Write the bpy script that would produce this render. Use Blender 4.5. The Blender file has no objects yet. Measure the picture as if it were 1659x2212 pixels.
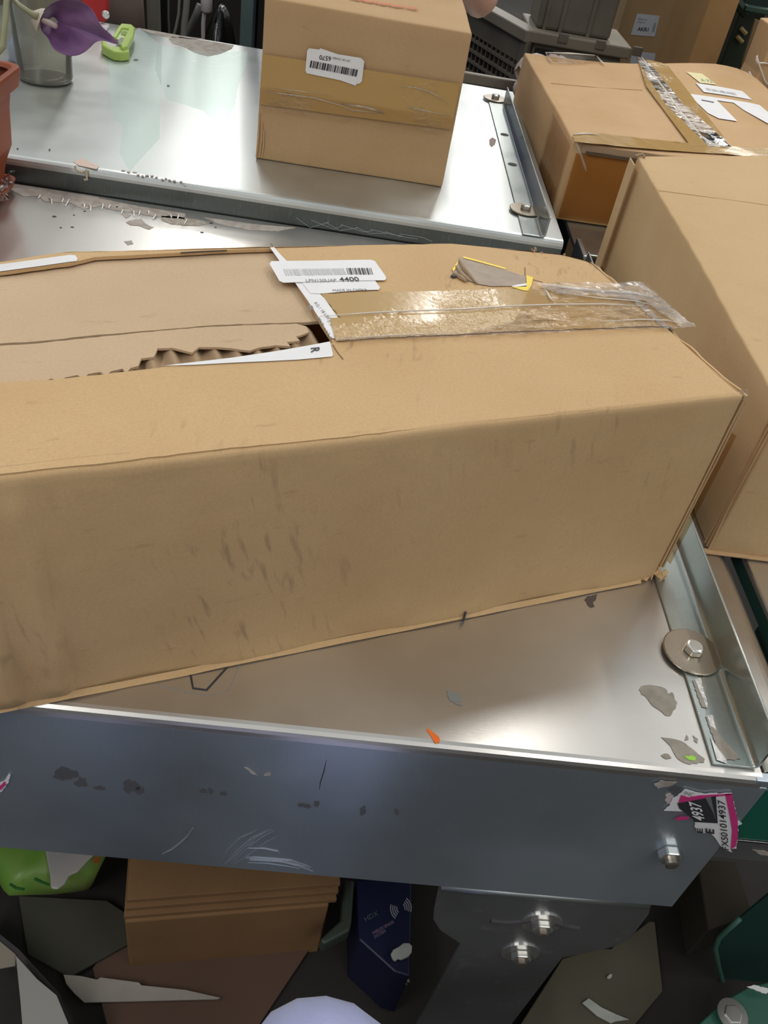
import bpy, bmesh, math, random
from mathutils import Vector as V, Matrix, noise
from mathutils.geometry import delaunay_2d_cdt
random.seed(4)
sc = bpy.context.scene
COL = sc.collection
# ------------------------------------------------------------------ camera
F = 1864.0; CX, CY = 829.5, 1106.0; CAM = V((0, 0, 0.65))
_Y = V((40.5, -1606, F)).normalized(); _Z = -V((-430.5, 2153, F)).normalized()
_Z = (_Z - _Y * _Z.dot(_Y)).normalized(); _X = _Y.cross(_Z)
cd = bpy.data.cameras.new('camera'); cam = bpy.data.objects.new('camera', cd); COL.objects.link(cam)
cd.sensor_fit = 'VERTICAL'; cd.sensor_height = 36; cd.lens = 36 * F / 2212; cd.clip_start = 0.01; cd.clip_end = 100
right = V((_X.x, _Y.x, _Z.x)); down = V((_X.y, _Y.y, _Z.y)); fwd = V((_X.z, _Y.z, _Z.z))
m = Matrix.Identity(4)
for i in range(3):
    m[i][0] = right[i]; m[i][1] = -down[i]; m[i][2] = -fwd[i]; m[i][3] = CAM[i]
cam.matrix_world = m; sc.camera = cam
# ------------------------------------------------------------------ light
sc.view_settings.view_transform = 'Standard'; sc.view_settings.look = 'None'
sc.view_settings.exposure = 0.0; sc.view_settings.gamma = 1.0
w = bpy.data.worlds.new('hall'); sc.world = w; w.use_nodes = True
w.node_tree.nodes['Background'].inputs[0].default_value = (0.95, 1.0, 1.0, 1)
w.node_tree.nodes['Background'].inputs[1].default_value = 0.46
def lamp(x, y, z, sx, sy, e, col=(1, 0.97, 0.92)):
    l = bpy.data.lights.new('ceiling_and_fill_lamp', 'AREA'); l.shape = 'RECTANGLE'; l.size = sx; l.size_y = sy
    l.energy = e; l.color = col; o = bpy.data.objects.new('ceiling_and_fill_lamp', l); o.location = (x, y, z); COL.objects.link(o)
for i, (x, y, e) in enumerate([(-1.7, -1.5, 42), (1.5, -1.8, 18), (2.5, 1.0, 24), (-1.9, 2.2, 14), (1.1, 3.6, 24), (2.8, 4.8, 26), (.95, 6.6, 24), (-1.2, 5.4, 30), (-1.4, 9.0, 50), (1.2, 8.6, 50), (3.4, 8.8, 30)]):  # front pair added as fill for front faces, one rear lamp for tape glints
    lamp(x, y, 3.0, 0.14, 2.6, e * 1.15)

# ------------------------------------------------------------------ pixel -> real point on a measured plane
def ray(px, py):
    return (right * ((px - CX) / F) + down * ((py - CY) / F) + fwd).normalized()
def az(px, py, z=0.0):
    d = ray(px, py); return CAM + d * ((z - CAM.z) / d.z)
def ay(px, py, y):
    d = ray(px, py); return CAM + d * (y / d.y)
def ax(px, py, x):
    d = ray(px, py); return CAM + d * (x / d.x)
def apl(px, py, p0, n):
    d = ray(px, py); return CAM + d * ((V(p0) - CAM).dot(n) / d.dot(n))

# ------------------------------------------------------------------ materials
MC = {}
def mat(name, col, rough=0.6, metal=0.0, col2=None, nscale=6.0, bump=0.0, bscale=60.0, stretch=(1, 1, 1), spec=0.5,
        trans=0.0, alpha=1.0, detail=4.0, ramp=(0.35, 0.65), rvar=0.0, aniso=0.0, sheen=0.0, emit=None):
    if name in MC: return MC[name]
    M = bpy.data.materials.new(name); M.use_nodes = True; nt = M.node_tree; N = nt.nodes; L = nt.links
    b = N['Principled BSDF']
    b.inputs['Base Color'].default_value = (*col, 1); b.inputs['Roughness'].default_value = rough
    b.inputs['Metallic'].default_value = metal; b.inputs['Specular IOR Level'].default_value = spec
    b.inputs['Transmission Weight'].default_value = trans; b.inputs['Alpha'].default_value = alpha
    b.inputs['Anisotropic'].default_value = aniso; b.inputs['Sheen Weight'].default_value = sheen
    tc = N.new('ShaderNodeTexCoord'); mp = N.new('ShaderNodeMapping'); mp.inputs['Scale'].default_value = stretch
    L.new(tc.outputs['Object'], mp.inputs[0])
    if col2 or rvar:
        n = N.new('ShaderNodeTexNoise'); n.inputs['Scale'].default_value = nscale; n.inputs['Detail'].default_value = detail
        L.new(mp.outputs[0], n.inputs['Vector'])
        r = N.new('ShaderNodeValToRGB'); r.color_ramp.elements[0].position = ramp[0]; r.color_ramp.elements[1].position = ramp[1]
        L.new(n.outputs['Fac'], r.inputs[0])
        if col2:
            mx = N.new('ShaderNodeMix'); mx.data_type = 'RGBA'
            mx.inputs[6].default_value = (*col, 1); mx.inputs[7].default_value = (*col2, 1)
            L.new(r.outputs[0], mx.inputs[0]); L.new(mx.outputs[2], b.inputs['Base Color'])
        if rvar:
            mr = N.new('ShaderNodeMapRange'); mr.inputs[3].default_value = rough - rvar; mr.inputs[4].default_value = rough + rvar
            L.new(r.outputs[0], mr.inputs[0]); L.new(mr.outputs[0], b.inputs['Roughness'])
    if bump:
        n2 = N.new('ShaderNodeTexNoise'); n2.inputs['Scale'].default_value = bscale; n2.inputs['Detail'].default_value = 5
        L.new(mp.outputs[0], n2.inputs['Vector'])
        bp = N.new('ShaderNodeBump'); bp.inputs['Strength'].default_value = bump; bp.inputs['Distance'].default_value = 0.002
        L.new(n2.outputs['Fac'], bp.inputs['Height']); L.new(bp.outputs[0], b.inputs['Normal'])
    if emit:
        b.inputs['Emission Color'].default_value = (*emit[0], 1); b.inputs['Emission Strength'].default_value = emit[1]
    MC[name] = M; return M

def cardboard(name, c1, c2, scuff=0.0, flute=0.3, rough=0.85):
    """kraft paper: pulp mottling, faint flute lines, optional ink scuffs in slanted dashes"""
    M = bpy.data.materials.new(name); M.use_nodes = True; nt = M.node_tree; N = nt.nodes; L = nt.links
    b = N['Principled BSDF']; b.inputs['Roughness'].default_value = rough; b.inputs['Specular IOR Level'].default_value = 0.25
    tc = N.new('ShaderNodeTexCoord'); O = tc.outputs['Object']
    def noi(s, d=4.0, vec=O, st=None):
        if st:
            mp = N.new('ShaderNodeMapping'); mp.inputs['Scale'].default_value = st; L.new(vec, mp.inputs[0]); vec = mp.outputs[0]
        n = N.new('ShaderNodeTexNoise'); n.inputs['Scale'].default_value = s; n.inputs['Detail'].default_value = d; L.new(vec, n.inputs['Vector']); return n.outputs['Fac']
    def ramp(f, a, bb):
        r = N.new('ShaderNodeMapRange'); r.inputs[1].default_value = a; r.inputs[2].default_value = bb; L.new(f, r.inputs[0]); return r.outputs[0]
    def mix(f, a, bb, mode='MIX'):
        x = N.new('ShaderNodeMix'); x.data_type = 'RGBA'; x.blend_type = mode
        for s, v in ((0, f), (6, a), (7, bb)):
            if hasattr(v, 'links'): L.new(v, x.inputs[s])
            elif isinstance(v, (int, float)): x.inputs[s].default_value = v
            else: x.inputs[s].default_value = (*v, 1)
        return x.outputs[2]
    def mul(a, bb):
        x = N.new('ShaderNodeMath'); x.operation = 'MULTIPLY'
        for s, v in ((0, a), (1, bb)):
            if hasattr(v, 'links'): L.new(v, x.inputs[s])
            else: x.inputs[s].default_value = v
        return x.outputs[0]
    c = mix(ramp(noi(7, 3), 0.3, 0.7), c1, c2)
    c = mix(mul(ramp(noi(420, 3), 0.35, 0.75), 0.18), c, (c1[0] * .55, c1[1] * .5, c1[2] * .45))
    c = mix(mul(ramp(noi(90, 6, st=(0.35, 1, 1)), 0.66, 0.74), 0.3), c, (c1[0] * .6, c1[1] * .52, c1[2] * .45))
    if scuff:
        mp = N.new('ShaderNodeMapping'); mp.inputs['Rotation'].default_value = (0, 0.25, 0.5); L.new(O, mp.inputs[0])
        d = ramp(noi(3.2, 2, mp.outputs[0], (42, 9, 7)), 0.59, 0.72)
        reg = ramp(noi(5.5, 2), 0.50, 0.62)
        c = mix(mul(mul(d, reg), scuff), c, (c1[0] * .42, c1[1] * .42, c1[2] * .45))
    L.new(c, b.inputs['Base Color'])
    bp = N.new('ShaderNodeBump'); bp.inputs['Strength'].default_value = 0.25; bp.inputs['Distance'].default_value = 0.0006
    L.new(noi(260, 5), bp.inputs['Height'])
    wv = N.new('ShaderNodeTexWave'); wv.inputs['Scale'].default_value = 45; wv.inputs['Distortion'].default_value = 0.6; wv.bands_direction = 'X'; L.new(O, wv.inputs['Vector'])
    bp2 = N.new('ShaderNodeBump'); bp2.inputs['Strength'].default_value = flute; bp2.inputs['Distance'].default_value = 0.00012
    L.new(wv.outputs['Fac'], bp2.inputs['Height']); L.new(bp.outputs[0], bp2.inputs['Normal']); L.new(bp2.outputs[0], b.inputs['Normal'])
    return M

def metal(name, c1, c2, rough=0.32, brush=(1, 30, 1), bump=0.06, rv=0.08, polish=0.3, met=0.9):
    """galvanised sheet: brushed grain, cloudy dulling"""
    M = bpy.data.materials.new(name); M.use_nodes = True; nt = M.node_tree; N = nt.nodes; L = nt.links
    b = N['Principled BSDF']; b.inputs['Metallic'].default_value = met
    tc = N.new('ShaderNodeTexCoord')
    n = N.new('ShaderNodeTexNoise'); n.inputs['Scale'].default_value = 5; n.inputs['Detail'].default_value = 6; L.new(tc.outputs['Object'], n.inputs['Vector'])
    r = N.new('ShaderNodeMapRange'); r.inputs[1].default_value = 0.35; r.inputs[2].default_value = 0.65; L.new(n.outputs['Fac'], r.inputs[0])
    mx = N.new('ShaderNodeMix'); mx.data_type = 'RGBA'; mx.inputs[6].default_value = (*c1, 1); mx.inputs[7].default_value = (*c2, 1); L.new(r.outputs[0], mx.inputs[0])
    mp = N.new('ShaderNodeMapping'); mp.inputs['Scale'].default_value = brush; mp.inputs['Rotation'].default_value = (0, 0, 0.35); L.new(tc.outputs['Object'], mp.inputs[0])
    g = N.new('ShaderNodeTexNoise'); g.inputs['Scale'].default_value = 40; g.inputs['Detail'].default_value = 4; L.new(mp.outputs[0], g.inputs['Vector'])
    # scratches
    gr = N.new('ShaderNodeMapRange'); gr.inputs[1].default_value = 0.62; gr.inputs[2].default_value = 0.75; gr.inputs[4].default_value = 0.25; L.new(g.outputs['Fac'], gr.inputs[0])
    m2 = N.new('ShaderNodeMix'); m2.data_type = 'RGBA'; m2.inputs[7].default_value = (0.85, 0.84, 0.82, 1); L.new(gr.outputs[0], m2.inputs[0]); L.new(mx.outputs[2], m2.inputs[6])
    L.new(m2.outputs[2], b.inputs['Base Color'])
    rr = N.new('ShaderNodeMapRange'); rr.inputs[3].default_value = rough - rv; rr.inputs[4].default_value = rough + rv; L.new(r.outputs[0], rr.inputs[0]); L.new(rr.outputs[0], b.inputs['Roughness'])
    bp = N.new('ShaderNodeBump'); bp.inputs['Strength'].default_value = bump; bp.inputs['Distance'].default_value = 0.001; L.new(g.outputs['Fac'], bp.inputs['Height']); L.new(bp.outputs[0], b.inputs['Normal'])
    # polished lobe under the dull one
    b2 = N.new('ShaderNodeBsdfPrincipled'); b2.inputs['Metallic'].default_value = 0.95; b2.inputs['Roughness'].default_value = rough * .52
    L.new(m2.outputs[2], b2.inputs['Base Color']); L.new(bp.outputs[0], b2.inputs['Normal'])
    ms = N.new('ShaderNodeMixShader'); ms.inputs[0].default_value = polish; out = N['Material Output']
    L.new(b.outputs[0], ms.inputs[1]); L.new(b2.outputs[0], ms.inputs[2]); L.new(ms.outputs[0], out.inputs[0])
    return M

def film(name, tint, gloss=0.10, bump=0.5, scale=60, stretch=(1, 1, 1), rough=0.12, body=0.0, bodycol=(1, 1, 1), dist=0.004, lw=0.12):
    """clear or amber packing tape / plastic film: tinted see-through layer with a wrinkled gloss"""
    M = bpy.data.materials.new(name); M.use_nodes = True; nt = M.node_tree; N = nt.nodes; L = nt.links
    N.remove(N['Principled BSDF']); out = N['Material Output']
    tr = N.new('ShaderNodeBsdfTransparent'); tr.inputs[0].default_value = (*tint, 1)
    gl = N.new('ShaderNodeBsdfGlossy'); gl.inputs[0].default_value = (1, 1, 1, 1); gl.inputs['Roughness'].default_value = rough
    tc = N.new('ShaderNodeTexCoord'); mp = N.new('ShaderNodeMapping'); mp.inputs['Scale'].default_value = stretch; L.new(tc.outputs['Object'], mp.inputs[0])
    n = N.new('ShaderNodeTexNoise'); n.inputs['Scale'].default_value = scale; n.inputs['Detail'].default_value = 5; L.new(mp.outputs[0], n.inputs['Vector'])
    k = N.new('ShaderNodeTexNoise'); k.inputs['Scale'].default_value = 11; k.inputs['Detail'].default_value = 1; L.new(tc.outputs['Object'], k.inputs['Vector'])
    kr = N.new('ShaderNodeMapRange'); kr.inputs[1].default_value = 0.45; kr.inputs[2].default_value = 0.62; kr.inputs[3].default_value = 0.08; kr.inputs[4].default_value = bump; L.new(k.outputs['Fac'], kr.inputs[0])
    bp = N.new('ShaderNodeBump'); bp.inputs['Distance'].default_value = dist; L.new(n.outputs['Fac'], bp.inputs['Height']); L.new(kr.outputs[0], bp.inputs['Strength'])
    L.new(bp.outputs[0], gl.inputs['Normal'])
    fr = N.new('ShaderNodeLayerWeight'); fr.inputs[0].default_value = lw; L.new(bp.outputs[0], fr.inputs['Normal'])
    ad = N.new('ShaderNodeMath'); ad.operation = 'ADD'; ad.inputs[1].default_value = gloss; ad.use_clamp = True; L.new(fr.outputs['Fresnel'], ad.inputs[0])
    base = tr.outputs[0]
    if body:
        df = N.new('ShaderNodeBsdfDiffuse'); df.inputs[0].default_value = (*bodycol, 1)
        mb = N.new('ShaderNodeMixShader'); mb.inputs[0].default_value = body; L.new(tr.outputs[0], mb.inputs[1]); L.new(df.outputs[0], mb.inputs[2]); base = mb.outputs[0]
    ms = N.new('ShaderNodeMixShader'); L.new(ad.outputs[0], ms.inputs[0]); L.new(base, ms.inputs[1]); L.new(gl.outputs[0], ms.inputs[2]); L.new(ms.outputs[0], out.inputs[0])
    return M

KT = cardboard('kraft_long_box', (0.62, 0.42, 0.225), (0.56, 0.365, 0.185), scuff=0.5)
KIN = cardboard('kraft_inner_paper', (0.60, 0.44, 0.29), (0.54, 0.39, 0.25), flute=0.0)
KA = cardboard('kraft_barcode_box', (0.50, 0.33, 0.18), (0.46, 0.30, 0.155), flute=0.9)
KC = cardboard('kraft_plain_box', (0.60, 0.42, 0.235), (0.56, 0.38, 0.20), flute=0.15)
KD = cardboard('kraft_taped_box', (0.60, 0.40, 0.23), (0.54, 0.35, 0.18), flute=0.15)
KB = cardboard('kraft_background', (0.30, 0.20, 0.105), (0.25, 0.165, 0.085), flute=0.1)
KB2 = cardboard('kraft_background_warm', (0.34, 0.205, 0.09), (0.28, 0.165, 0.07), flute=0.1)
ST = metal('galvanised_table', (0.62, 0.60, 0.575), (0.70, 0.68, 0.655), 0.42, polish=.62)
STF = metal('galvanised_far', (0.53, 0.555, 0.55), (0.62, 0.65, 0.645), 0.44, polish=.3)
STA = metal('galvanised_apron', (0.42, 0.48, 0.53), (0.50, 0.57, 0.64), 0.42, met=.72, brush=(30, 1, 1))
STG = metal('zinc_guard', (0.42, 0.47, 0.46), (0.50, 0.54, 0.53), 0.30, brush=(1, 20, 1))
STB = metal('zinc_bracket', (0.34, 0.35, 0.36), (0.40, 0.41, 0.42), 0.42)
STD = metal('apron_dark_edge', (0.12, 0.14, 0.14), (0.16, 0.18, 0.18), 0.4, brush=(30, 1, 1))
WASH = metal('washer_steel', (0.36, 0.31, 0.25), (0.44, 0.38, 0.31), 0.35, brush=(4, 4, 4))
BOLT = metal('bolt_zinc', (0.66, 0.65, 0.62), (0.75, 0.74, 0.71), 0.25, brush=(4, 4, 4))
def tape(name, col, bump=0.5, scale=75, rough=0.16):
    M = mat(name, col, rough, spec=0.6); nt = M.node_tree; N = nt.nodes; L = nt.links; b = N['Principled BSDF']
    tc = N.new('ShaderNodeTexCoord')
    n = N.new('ShaderNodeTexNoise'); n.inputs['Scale'].default_value = scale; n.inputs['Detail'].default_value = 5; L.new(tc.outputs['Object'], n.inputs['Vector'])
    k = N.new('ShaderNodeTexNoise'); k.inputs['Scale'].default_value = 11; k.inputs['Detail'].default_value = 1; L.new(tc.outputs['Object'], k.inputs['Vector'])
    kr = N.new('ShaderNodeMapRange'); kr.inputs[1].default_value = 0.48; kr.inputs[2].default_value = 0.62; kr.inputs[3].default_value = 0.05; kr.inputs[4].default_value = bump; L.new(k.outputs['Fac'], kr.inputs[0])
    bp = N.new('ShaderNodeBump'); bp.inputs['Distance'].default_value = 0.004; L.new(n.outputs['Fac'], bp.inputs['Height']); L.new(kr.outputs[0], bp.inputs['Strength']); L.new(bp.outputs[0], b.inputs['Normal'])
    return M
AMB = tape('amber_tape', (0.47, 0.30, 0.115), .9, 90, .18)
CLR = film('clear_tape', (0.97, 0.95, 0.92), 0.04, 1.0, 55, (0.6, 1.4, 1), 0.09, dist=.014)
CRMP = film('crumpled_clear_tape', (0.97, 0.96, 0.94), 0.08, 1.0, 80, (1, 1, 1), 0.13, 0.10, (0.8, 0.78, 0.8), dist=.014)
PAPER = mat('label_paper', (0.80, 0.79, 0.80), 0.55, col2=(0.76, 0.75, 0.76), nscale=30)
PAPY = mat('label_yellow', (0.75, 0.68, 0.38), 0.6)
INK = mat('ink_black', (0.03, 0.03, 0.035), 0.6)
INKG = mat('ink_grey', (0.22, 0.22, 0.23), 0.6)
INKR = mat('ink_red', (0.60, 0.12, 0.06), 0.7)
YEL = mat('yellow_print', (0.85, 0.62, 0.02), 0.45)
PINK = mat('magenta_print', (0.62, 0.04, 0.22), 0.45)
RES = mat('adhesive_residue', (0.26, 0.235, 0.20), 0.75, col2=(0.33, 0.30, 0.26), nscale=80, bump=0.3, bscale=300)
RESL = mat('paper_residue_pale', (0.46, 0.42, 0.38), 0.8, col2=(0.34, 0.29, 0.25), nscale=60, bump=0.3, bscale=300)
DARKM = mat('grime_and_hole_shade', (0.05, 0.045, 0.05), 0.7)  # dirt specks, and flat dark standing in for shade inside slots and holes
TORN = mat('torn_board_edge', (0.36, 0.25, 0.16), 0.9, bump=0.4, bscale=300)

# ------------------------------------------------------------------ mesh building
WM = {}
def thing(name, loc, label, cat, group=None, rotz=0.0, kind=None):
    o = bpy.data.objects.new(name, None); COL.objects.link(o); o.empty_display_size = 0.05
    o.location = loc; o.rotation_euler = (0, 0, rotz)
    WM[o] = Matrix.Translation(V(loc)) @ Matrix.Rotation(rotz, 4, 'Z')
    if label: o['label'] = label
    if cat: o['category'] = cat
    if group: o['group'] = group
    if kind: o['kind'] = kind
    return o
def part(name, verts, faces, mt, parent, smooth=False, bevel=0.0, label=None, kind=None, local=False, seg=2, flip=False):
    me = bpy.data.meshes.new(name)
    W = WM.get(parent, Matrix.Identity(4)); I = W.inverted()
    vs = [V(v) for v in verts] if local else [I @ V(v) for v in verts]
    me.from_pydata(vs, [], faces); me.validate()
    me.materials.append(mt)
    bm = bmesh.new(); bm.from_mesh(me); bmesh.ops.recalc_face_normals(bm, faces=bm.faces)
    if flip: bmesh.ops.reverse_faces(bm, faces=bm.faces)
    bm.to_mesh(me); bm.free()
    if smooth:
        for p in me.polygons: p.use_smooth = True
    o = bpy.data.objects.new(name, me); COL.objects.link(o)
    if parent: o.parent = parent; WM[o] = W
    if bevel:
        b = o.modifiers.new('bevel', 'BEVEL'); b.width = bevel; b.segments = seg; b.limit_method = 'ANGLE'; b.angle_limit = 0.6
        b.harden_normals = False
    if label: o['label'] = label
    if kind: o['kind'] = kind
    return o
def single(name, loc, label, cat, verts, faces, mt, group=None, **kw):
    """a thing that is one mesh: origin at its base point, vertices given in world space"""
    W = Matrix.Translation(V(loc))
    o = part(name, [V(v) - V(loc) for v in verts], faces, mt, None, local=True, **kw)
    o.location = loc; WM[o] = W
    o['label'] = label; o['category'] = cat
    if group: o['group'] = group
    return o

class MB:
    def __init__(s): s.v = []; s.f = []
    def add(s, v, f):
        n = len(s.v); s.v += [V(x) for x in v]; s.f += [tuple(i + n for i in q) for q in f]; return s
    def box(s, a, b, R=None, o=None):
        vs = [V((x, y, z)) for x in (a[0], b[0]) for y in (a[1], b[1]) for z in (a[2], b[2])]
        if R is not None: vs = [R @ v for v in vs]
        if o is not None: vs = [v + V(o) for v in vs]
        return s.add(vs, [(0, 1, 3, 2), (4, 6, 7, 5), (0, 4, 5, 1), (2, 3, 7, 6), (0, 2, 6, 4), (1, 5, 7, 3)])
    def prism(s, poly, vec):
        n = len(poly); vec = V(vec); vs = [V(p) for p in poly] + [V(p) + vec for p in poly]
        return s.add(vs, [tuple(range(n)), tuple(range(2 * n - 1, n - 1, -1))] + [(i, (i + 1) % n, (i + 1) % n + n, i + n) for i in range(n)])
    def tube(s, pts, r, n=10, cap=True):
        pts = [V(p) for p in pts]; rs = r if isinstance(r, (list, tuple)) else [r] * len(pts)
        vs = []; up = V((0, 0, 1)); u = None
        for i, p in enumerate(pts):
            t = (pts[min(i + 1, len(pts) - 1)] - pts[max(i - 1, 0)]).normalized()
            if u is None:
                u = t.cross(up if abs(t.z) < 0.95 else V((1, 0, 0))).normalized()
            else: u = (u - t * u.dot(t)).normalized()
            w_ = t.cross(u)
            for k in range(n):
                a = 2 * math.pi * k / n; vs.append(p + (u * math.cos(a) + w_ * math.sin(a)) * rs[i])
        f = [(i * n + k, i * n + (k + 1) % n, (i + 1) * n + (k + 1) % n, (i + 1) * n + k) for i in range(len(pts) - 1) for k in range(n)]
        if cap: f += [tuple(range(n))[::-1], tuple((len(pts) - 1) * n + k for k in range(n))]
        return s.add(vs, f)
    def lathe(s, c, prof, n=32, axis=None, cap=True):
        c = V(c); ax_ = V(axis or (0, 0, 1)).normalized(); u = ax_.orthogonal().normalized(); w_ = ax_.cross(u); vs = []
        for r, h in prof:
            for k in range(n):
                a = 2 * math.pi * k / n; vs.append(c + ax_ * h + (u * math.cos(a) + w_ * math.sin(a)) * r)
        m_ = len(prof)
        f = [(i * n + k, i * n + (k + 1) % n, (i + 1) * n + (k + 1) % n, (i + 1) * n + k) for i in range(m_ - 1) for k in range(n)]
        if cap: f += [tuple(range(n))[::-1], tuple((m_ - 1) * n + k for k in range(n))]
        return s.add(vs, f)
    def grid(s, fn, nu, nv):
        vs = [fn(i / nu, j / nv) for i in range(nu + 1) for j in range(nv + 1)]
        return s.add(vs, [(i * (nv + 1) + j, (i + 1) * (nv + 1) + j, (i + 1) * (nv + 1) + j + 1, i * (nv + 1) + j + 1) for i in range(nu) for j in range(nv)])
    def go(s, name, mt, parent=None, **kw): return part(name, s.v, s.f, mt, parent, **kw)
    def one(s, name, loc, label, cat, mt, **kw): return single(name, loc, label, cat, s.v, s.f, mt, **kw)

def inside(p, poly):
    c = False; n = len(poly); x, y = p
    for i in range(n):
        x1, y1 = poly[i]; x2, y2 = poly[(i + 1) % n]
        if (y1 > y) != (y2 > y) and x < (x2 - x1) * (y - y1) / (y2 - y1) + x1: c = not c
    return c
def dens(poly, d, jag=0.0):
    out = []
    n = len(poly)
    for i in range(n):
        a = V(poly[i]); b = V(poly[(i + 1) % n]); k = max(1, int((b - a).length / d)); nn = (b - a).normalized(); pn = V((-nn.y, nn.x))
        for j in range(k):
            q = a.lerp(b, j / k)
            if j and jag: q = q + pn * random.uniform(-jag, jag)
            out.append((q.x, q.y))
    return out
def sheet(name, poly, zf, th, mt, parent, d=0.02, step=0.02, jag=0.0, T=None, **kw):
    """triangulated sheet over a 2D outline; zf(x,y) its height; th its thickness; T maps (x,y,z) on"""
    P = dens(poly, d, jag); n = len(P)
    xs = [p[0] for p in P]; ys = [p[1] for p in P]; pts = [V(p) for p in P]
    if step:
        nx = int((max(xs) - min(xs)) / step); ny = int((max(ys) - min(ys)) / step)
        for i in range(1, nx + 1):
            for j in range(1, ny + 1):
                q = (min(xs) + i * step - step * .37, min(ys) + j * step - step * .37)
                if inside(q, P): pts.append(V(q))
    r = delaunay_2d_cdt(pts, [], [list(range(n))], 1, 1e-7)
    vo, fo = r[0], r[2]; ed = {}
    for f in fo:
        for i in range(len(f)):
            e = (f[i], f[(i + 1) % len(f)]); k = tuple(sorted(e)); ed.setdefault(k, []).append(e)
    if th < 3.5e-4:
        vs = [V((p.x, p.y, zf(p.x, p.y))) for p in vo]
        if T: vs = [T(v) for v in vs]
        return part(name, vs, [tuple(f) for f in fo], mt, parent, **kw)
    m_ = len(vo); vs = [V((p.x, p.y, zf(p.x, p.y))) for p in vo] + [V((p.x, p.y, zf(p.x, p.y) - th)) for p in vo]
    fs = [tuple(f) for f in fo] + [tuple(i + m_ for i in reversed(f)) for f in fo]
    for k, es in ed.items():
        if len(es) == 1: a, b = es[0]; fs.append((b, a, a + m_, b + m_))
    if T: vs = [T(v) for v in vs]
    return part(name, vs, fs, mt, parent, **kw)

def quadmap(o, r, u):
    o, r, u = V(o), V(r), V(u); return lambda a, b: o + (r - o) * a + (u - o) * b
def nrm(o, r, u):
    n = (V(r) - V(o)).cross(V(u) - V(o)).normalized()
    return n if n.dot(CAM - V(o)) > 0 else -n
def text(name, body, q, mt, parent, off=0.0006, bold=0.0, **kw):
    """lettering fitted to the parallelogram q = (origin, right end, top)"""
    cu = bpy.data.curves.new('t', 'FONT'); cu.body = body; cu.size = 1; cu.resolution_u = 3; cu.offset = bold
    to = bpy.data.objects.new('t', cu); COL.objects.link(to)
    bpy.context.view_layer.update()
    dg = bpy.context.evaluated_depsgraph_get(); me = bpy.data.meshes.new_from_object(to.evaluated_get(dg))
    vs = [v.co.copy() for v in me.vertices]; fs = [tuple(p.vertices) for p in me.polygons]
    bpy.data.objects.remove(to); bpy.data.meshes.remove(me)
    x0 = min(v.x for v in vs); x1 = max(v.x for v in vs); y0 = min(v.y for v in vs); y1 = max(v.y for v in vs)
    Q = quadmap(*q); n = nrm(*q) * off
    return part(name, [Q((v.x - x0) / (x1 - x0), (v.y - y0) / (y1 - y0)) + n for v in vs], fs, mt, parent, **kw)
def barcode(q, mt, parent, seed=1, off=0.0006, n=48, skip=None):
    rd = random.Random(seed); Q = quadmap(*q); nn = nrm(*q) * off; mb = MB(); x = 0
    while x < 1:
        w_ = rd.choice([1, 1, 2, 3]) / n / 2
        if x + w_ <= 1 and not (skip and skip[0] < x < skip[1]):
            mb.add([Q(x, 0) + nn, Q(x + w_, 0) + nn, Q(x + w_, 1) + nn, Q(x, 1) + nn], [(0, 1, 2, 3)])
        x += w_ + rd.choice([1, 1, 2]) / n / 2
    return mb.go('barcode', mt, parent)
def decal(name, pts, mt, parent, th=0.0004, off=0.0004, **kw):
    if name in ('residue', 'paper_residue', 'smudge', 'glue_mark', 'film_patch', 'paper_bit', 'torn_sticker'):
        pts = jagged(pts)
    return decal0(name, pts, mt, parent, th, off, **kw)
def jagged(pts):
    c = sum((V(p) for p in pts), V()) / len(pts); s_ = sum((V(p) - c).length for p in pts) / len(pts); out = []; rd = random.Random(int(abs(c.x * 1e4)))
    for i in range(len(pts)):
        a, b = V(pts[i]), V(pts[(i + 1) % len(pts)]); L_ = (b - a).length; k = max(1, min(14, int(L_ / .0028))); out.append(a)
        for j in range(1, k):
            q = a.lerp(b, j / k); d = (q - c).normalized(); out.append(q + d * rd.uniform(-.0013, .0011))
    return out
def decal0(name, pts, mt, parent, th=0.0004, off=0.0004, **kw):
    """thin flat piece lying on a surface, outline given by real points"""
    k = len(pts); n = nrm(*max(((pts[0], pts[i], pts[j]) for i in range(1, k) for j in range(i + 1, k)), key=lambda q: (V(q[1]) - V(q[0])).cross(V(q[2]) - V(q[0])).length))
    return MB().prism([V(p) + n * (off - 0.0002) for p in pts], n * th).go(name, mt, parent, **kw)
def ragged(cx, cy, rx, ry, n, seed, ang=0.0, j=0.35):
    rd = random.Random(seed); out = []
    for i in range(n):
        a = 2 * math.pi * i / n; k = 1 + rd.uniform(-j, j); x = rx * math.cos(a) * k; y = ry * math.sin(a) * k
        out.append((cx + x * math.cos(ang) - y * math.sin(ang), cy + x * math.sin(ang) + y * math.cos(ang)))
    return out
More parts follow.
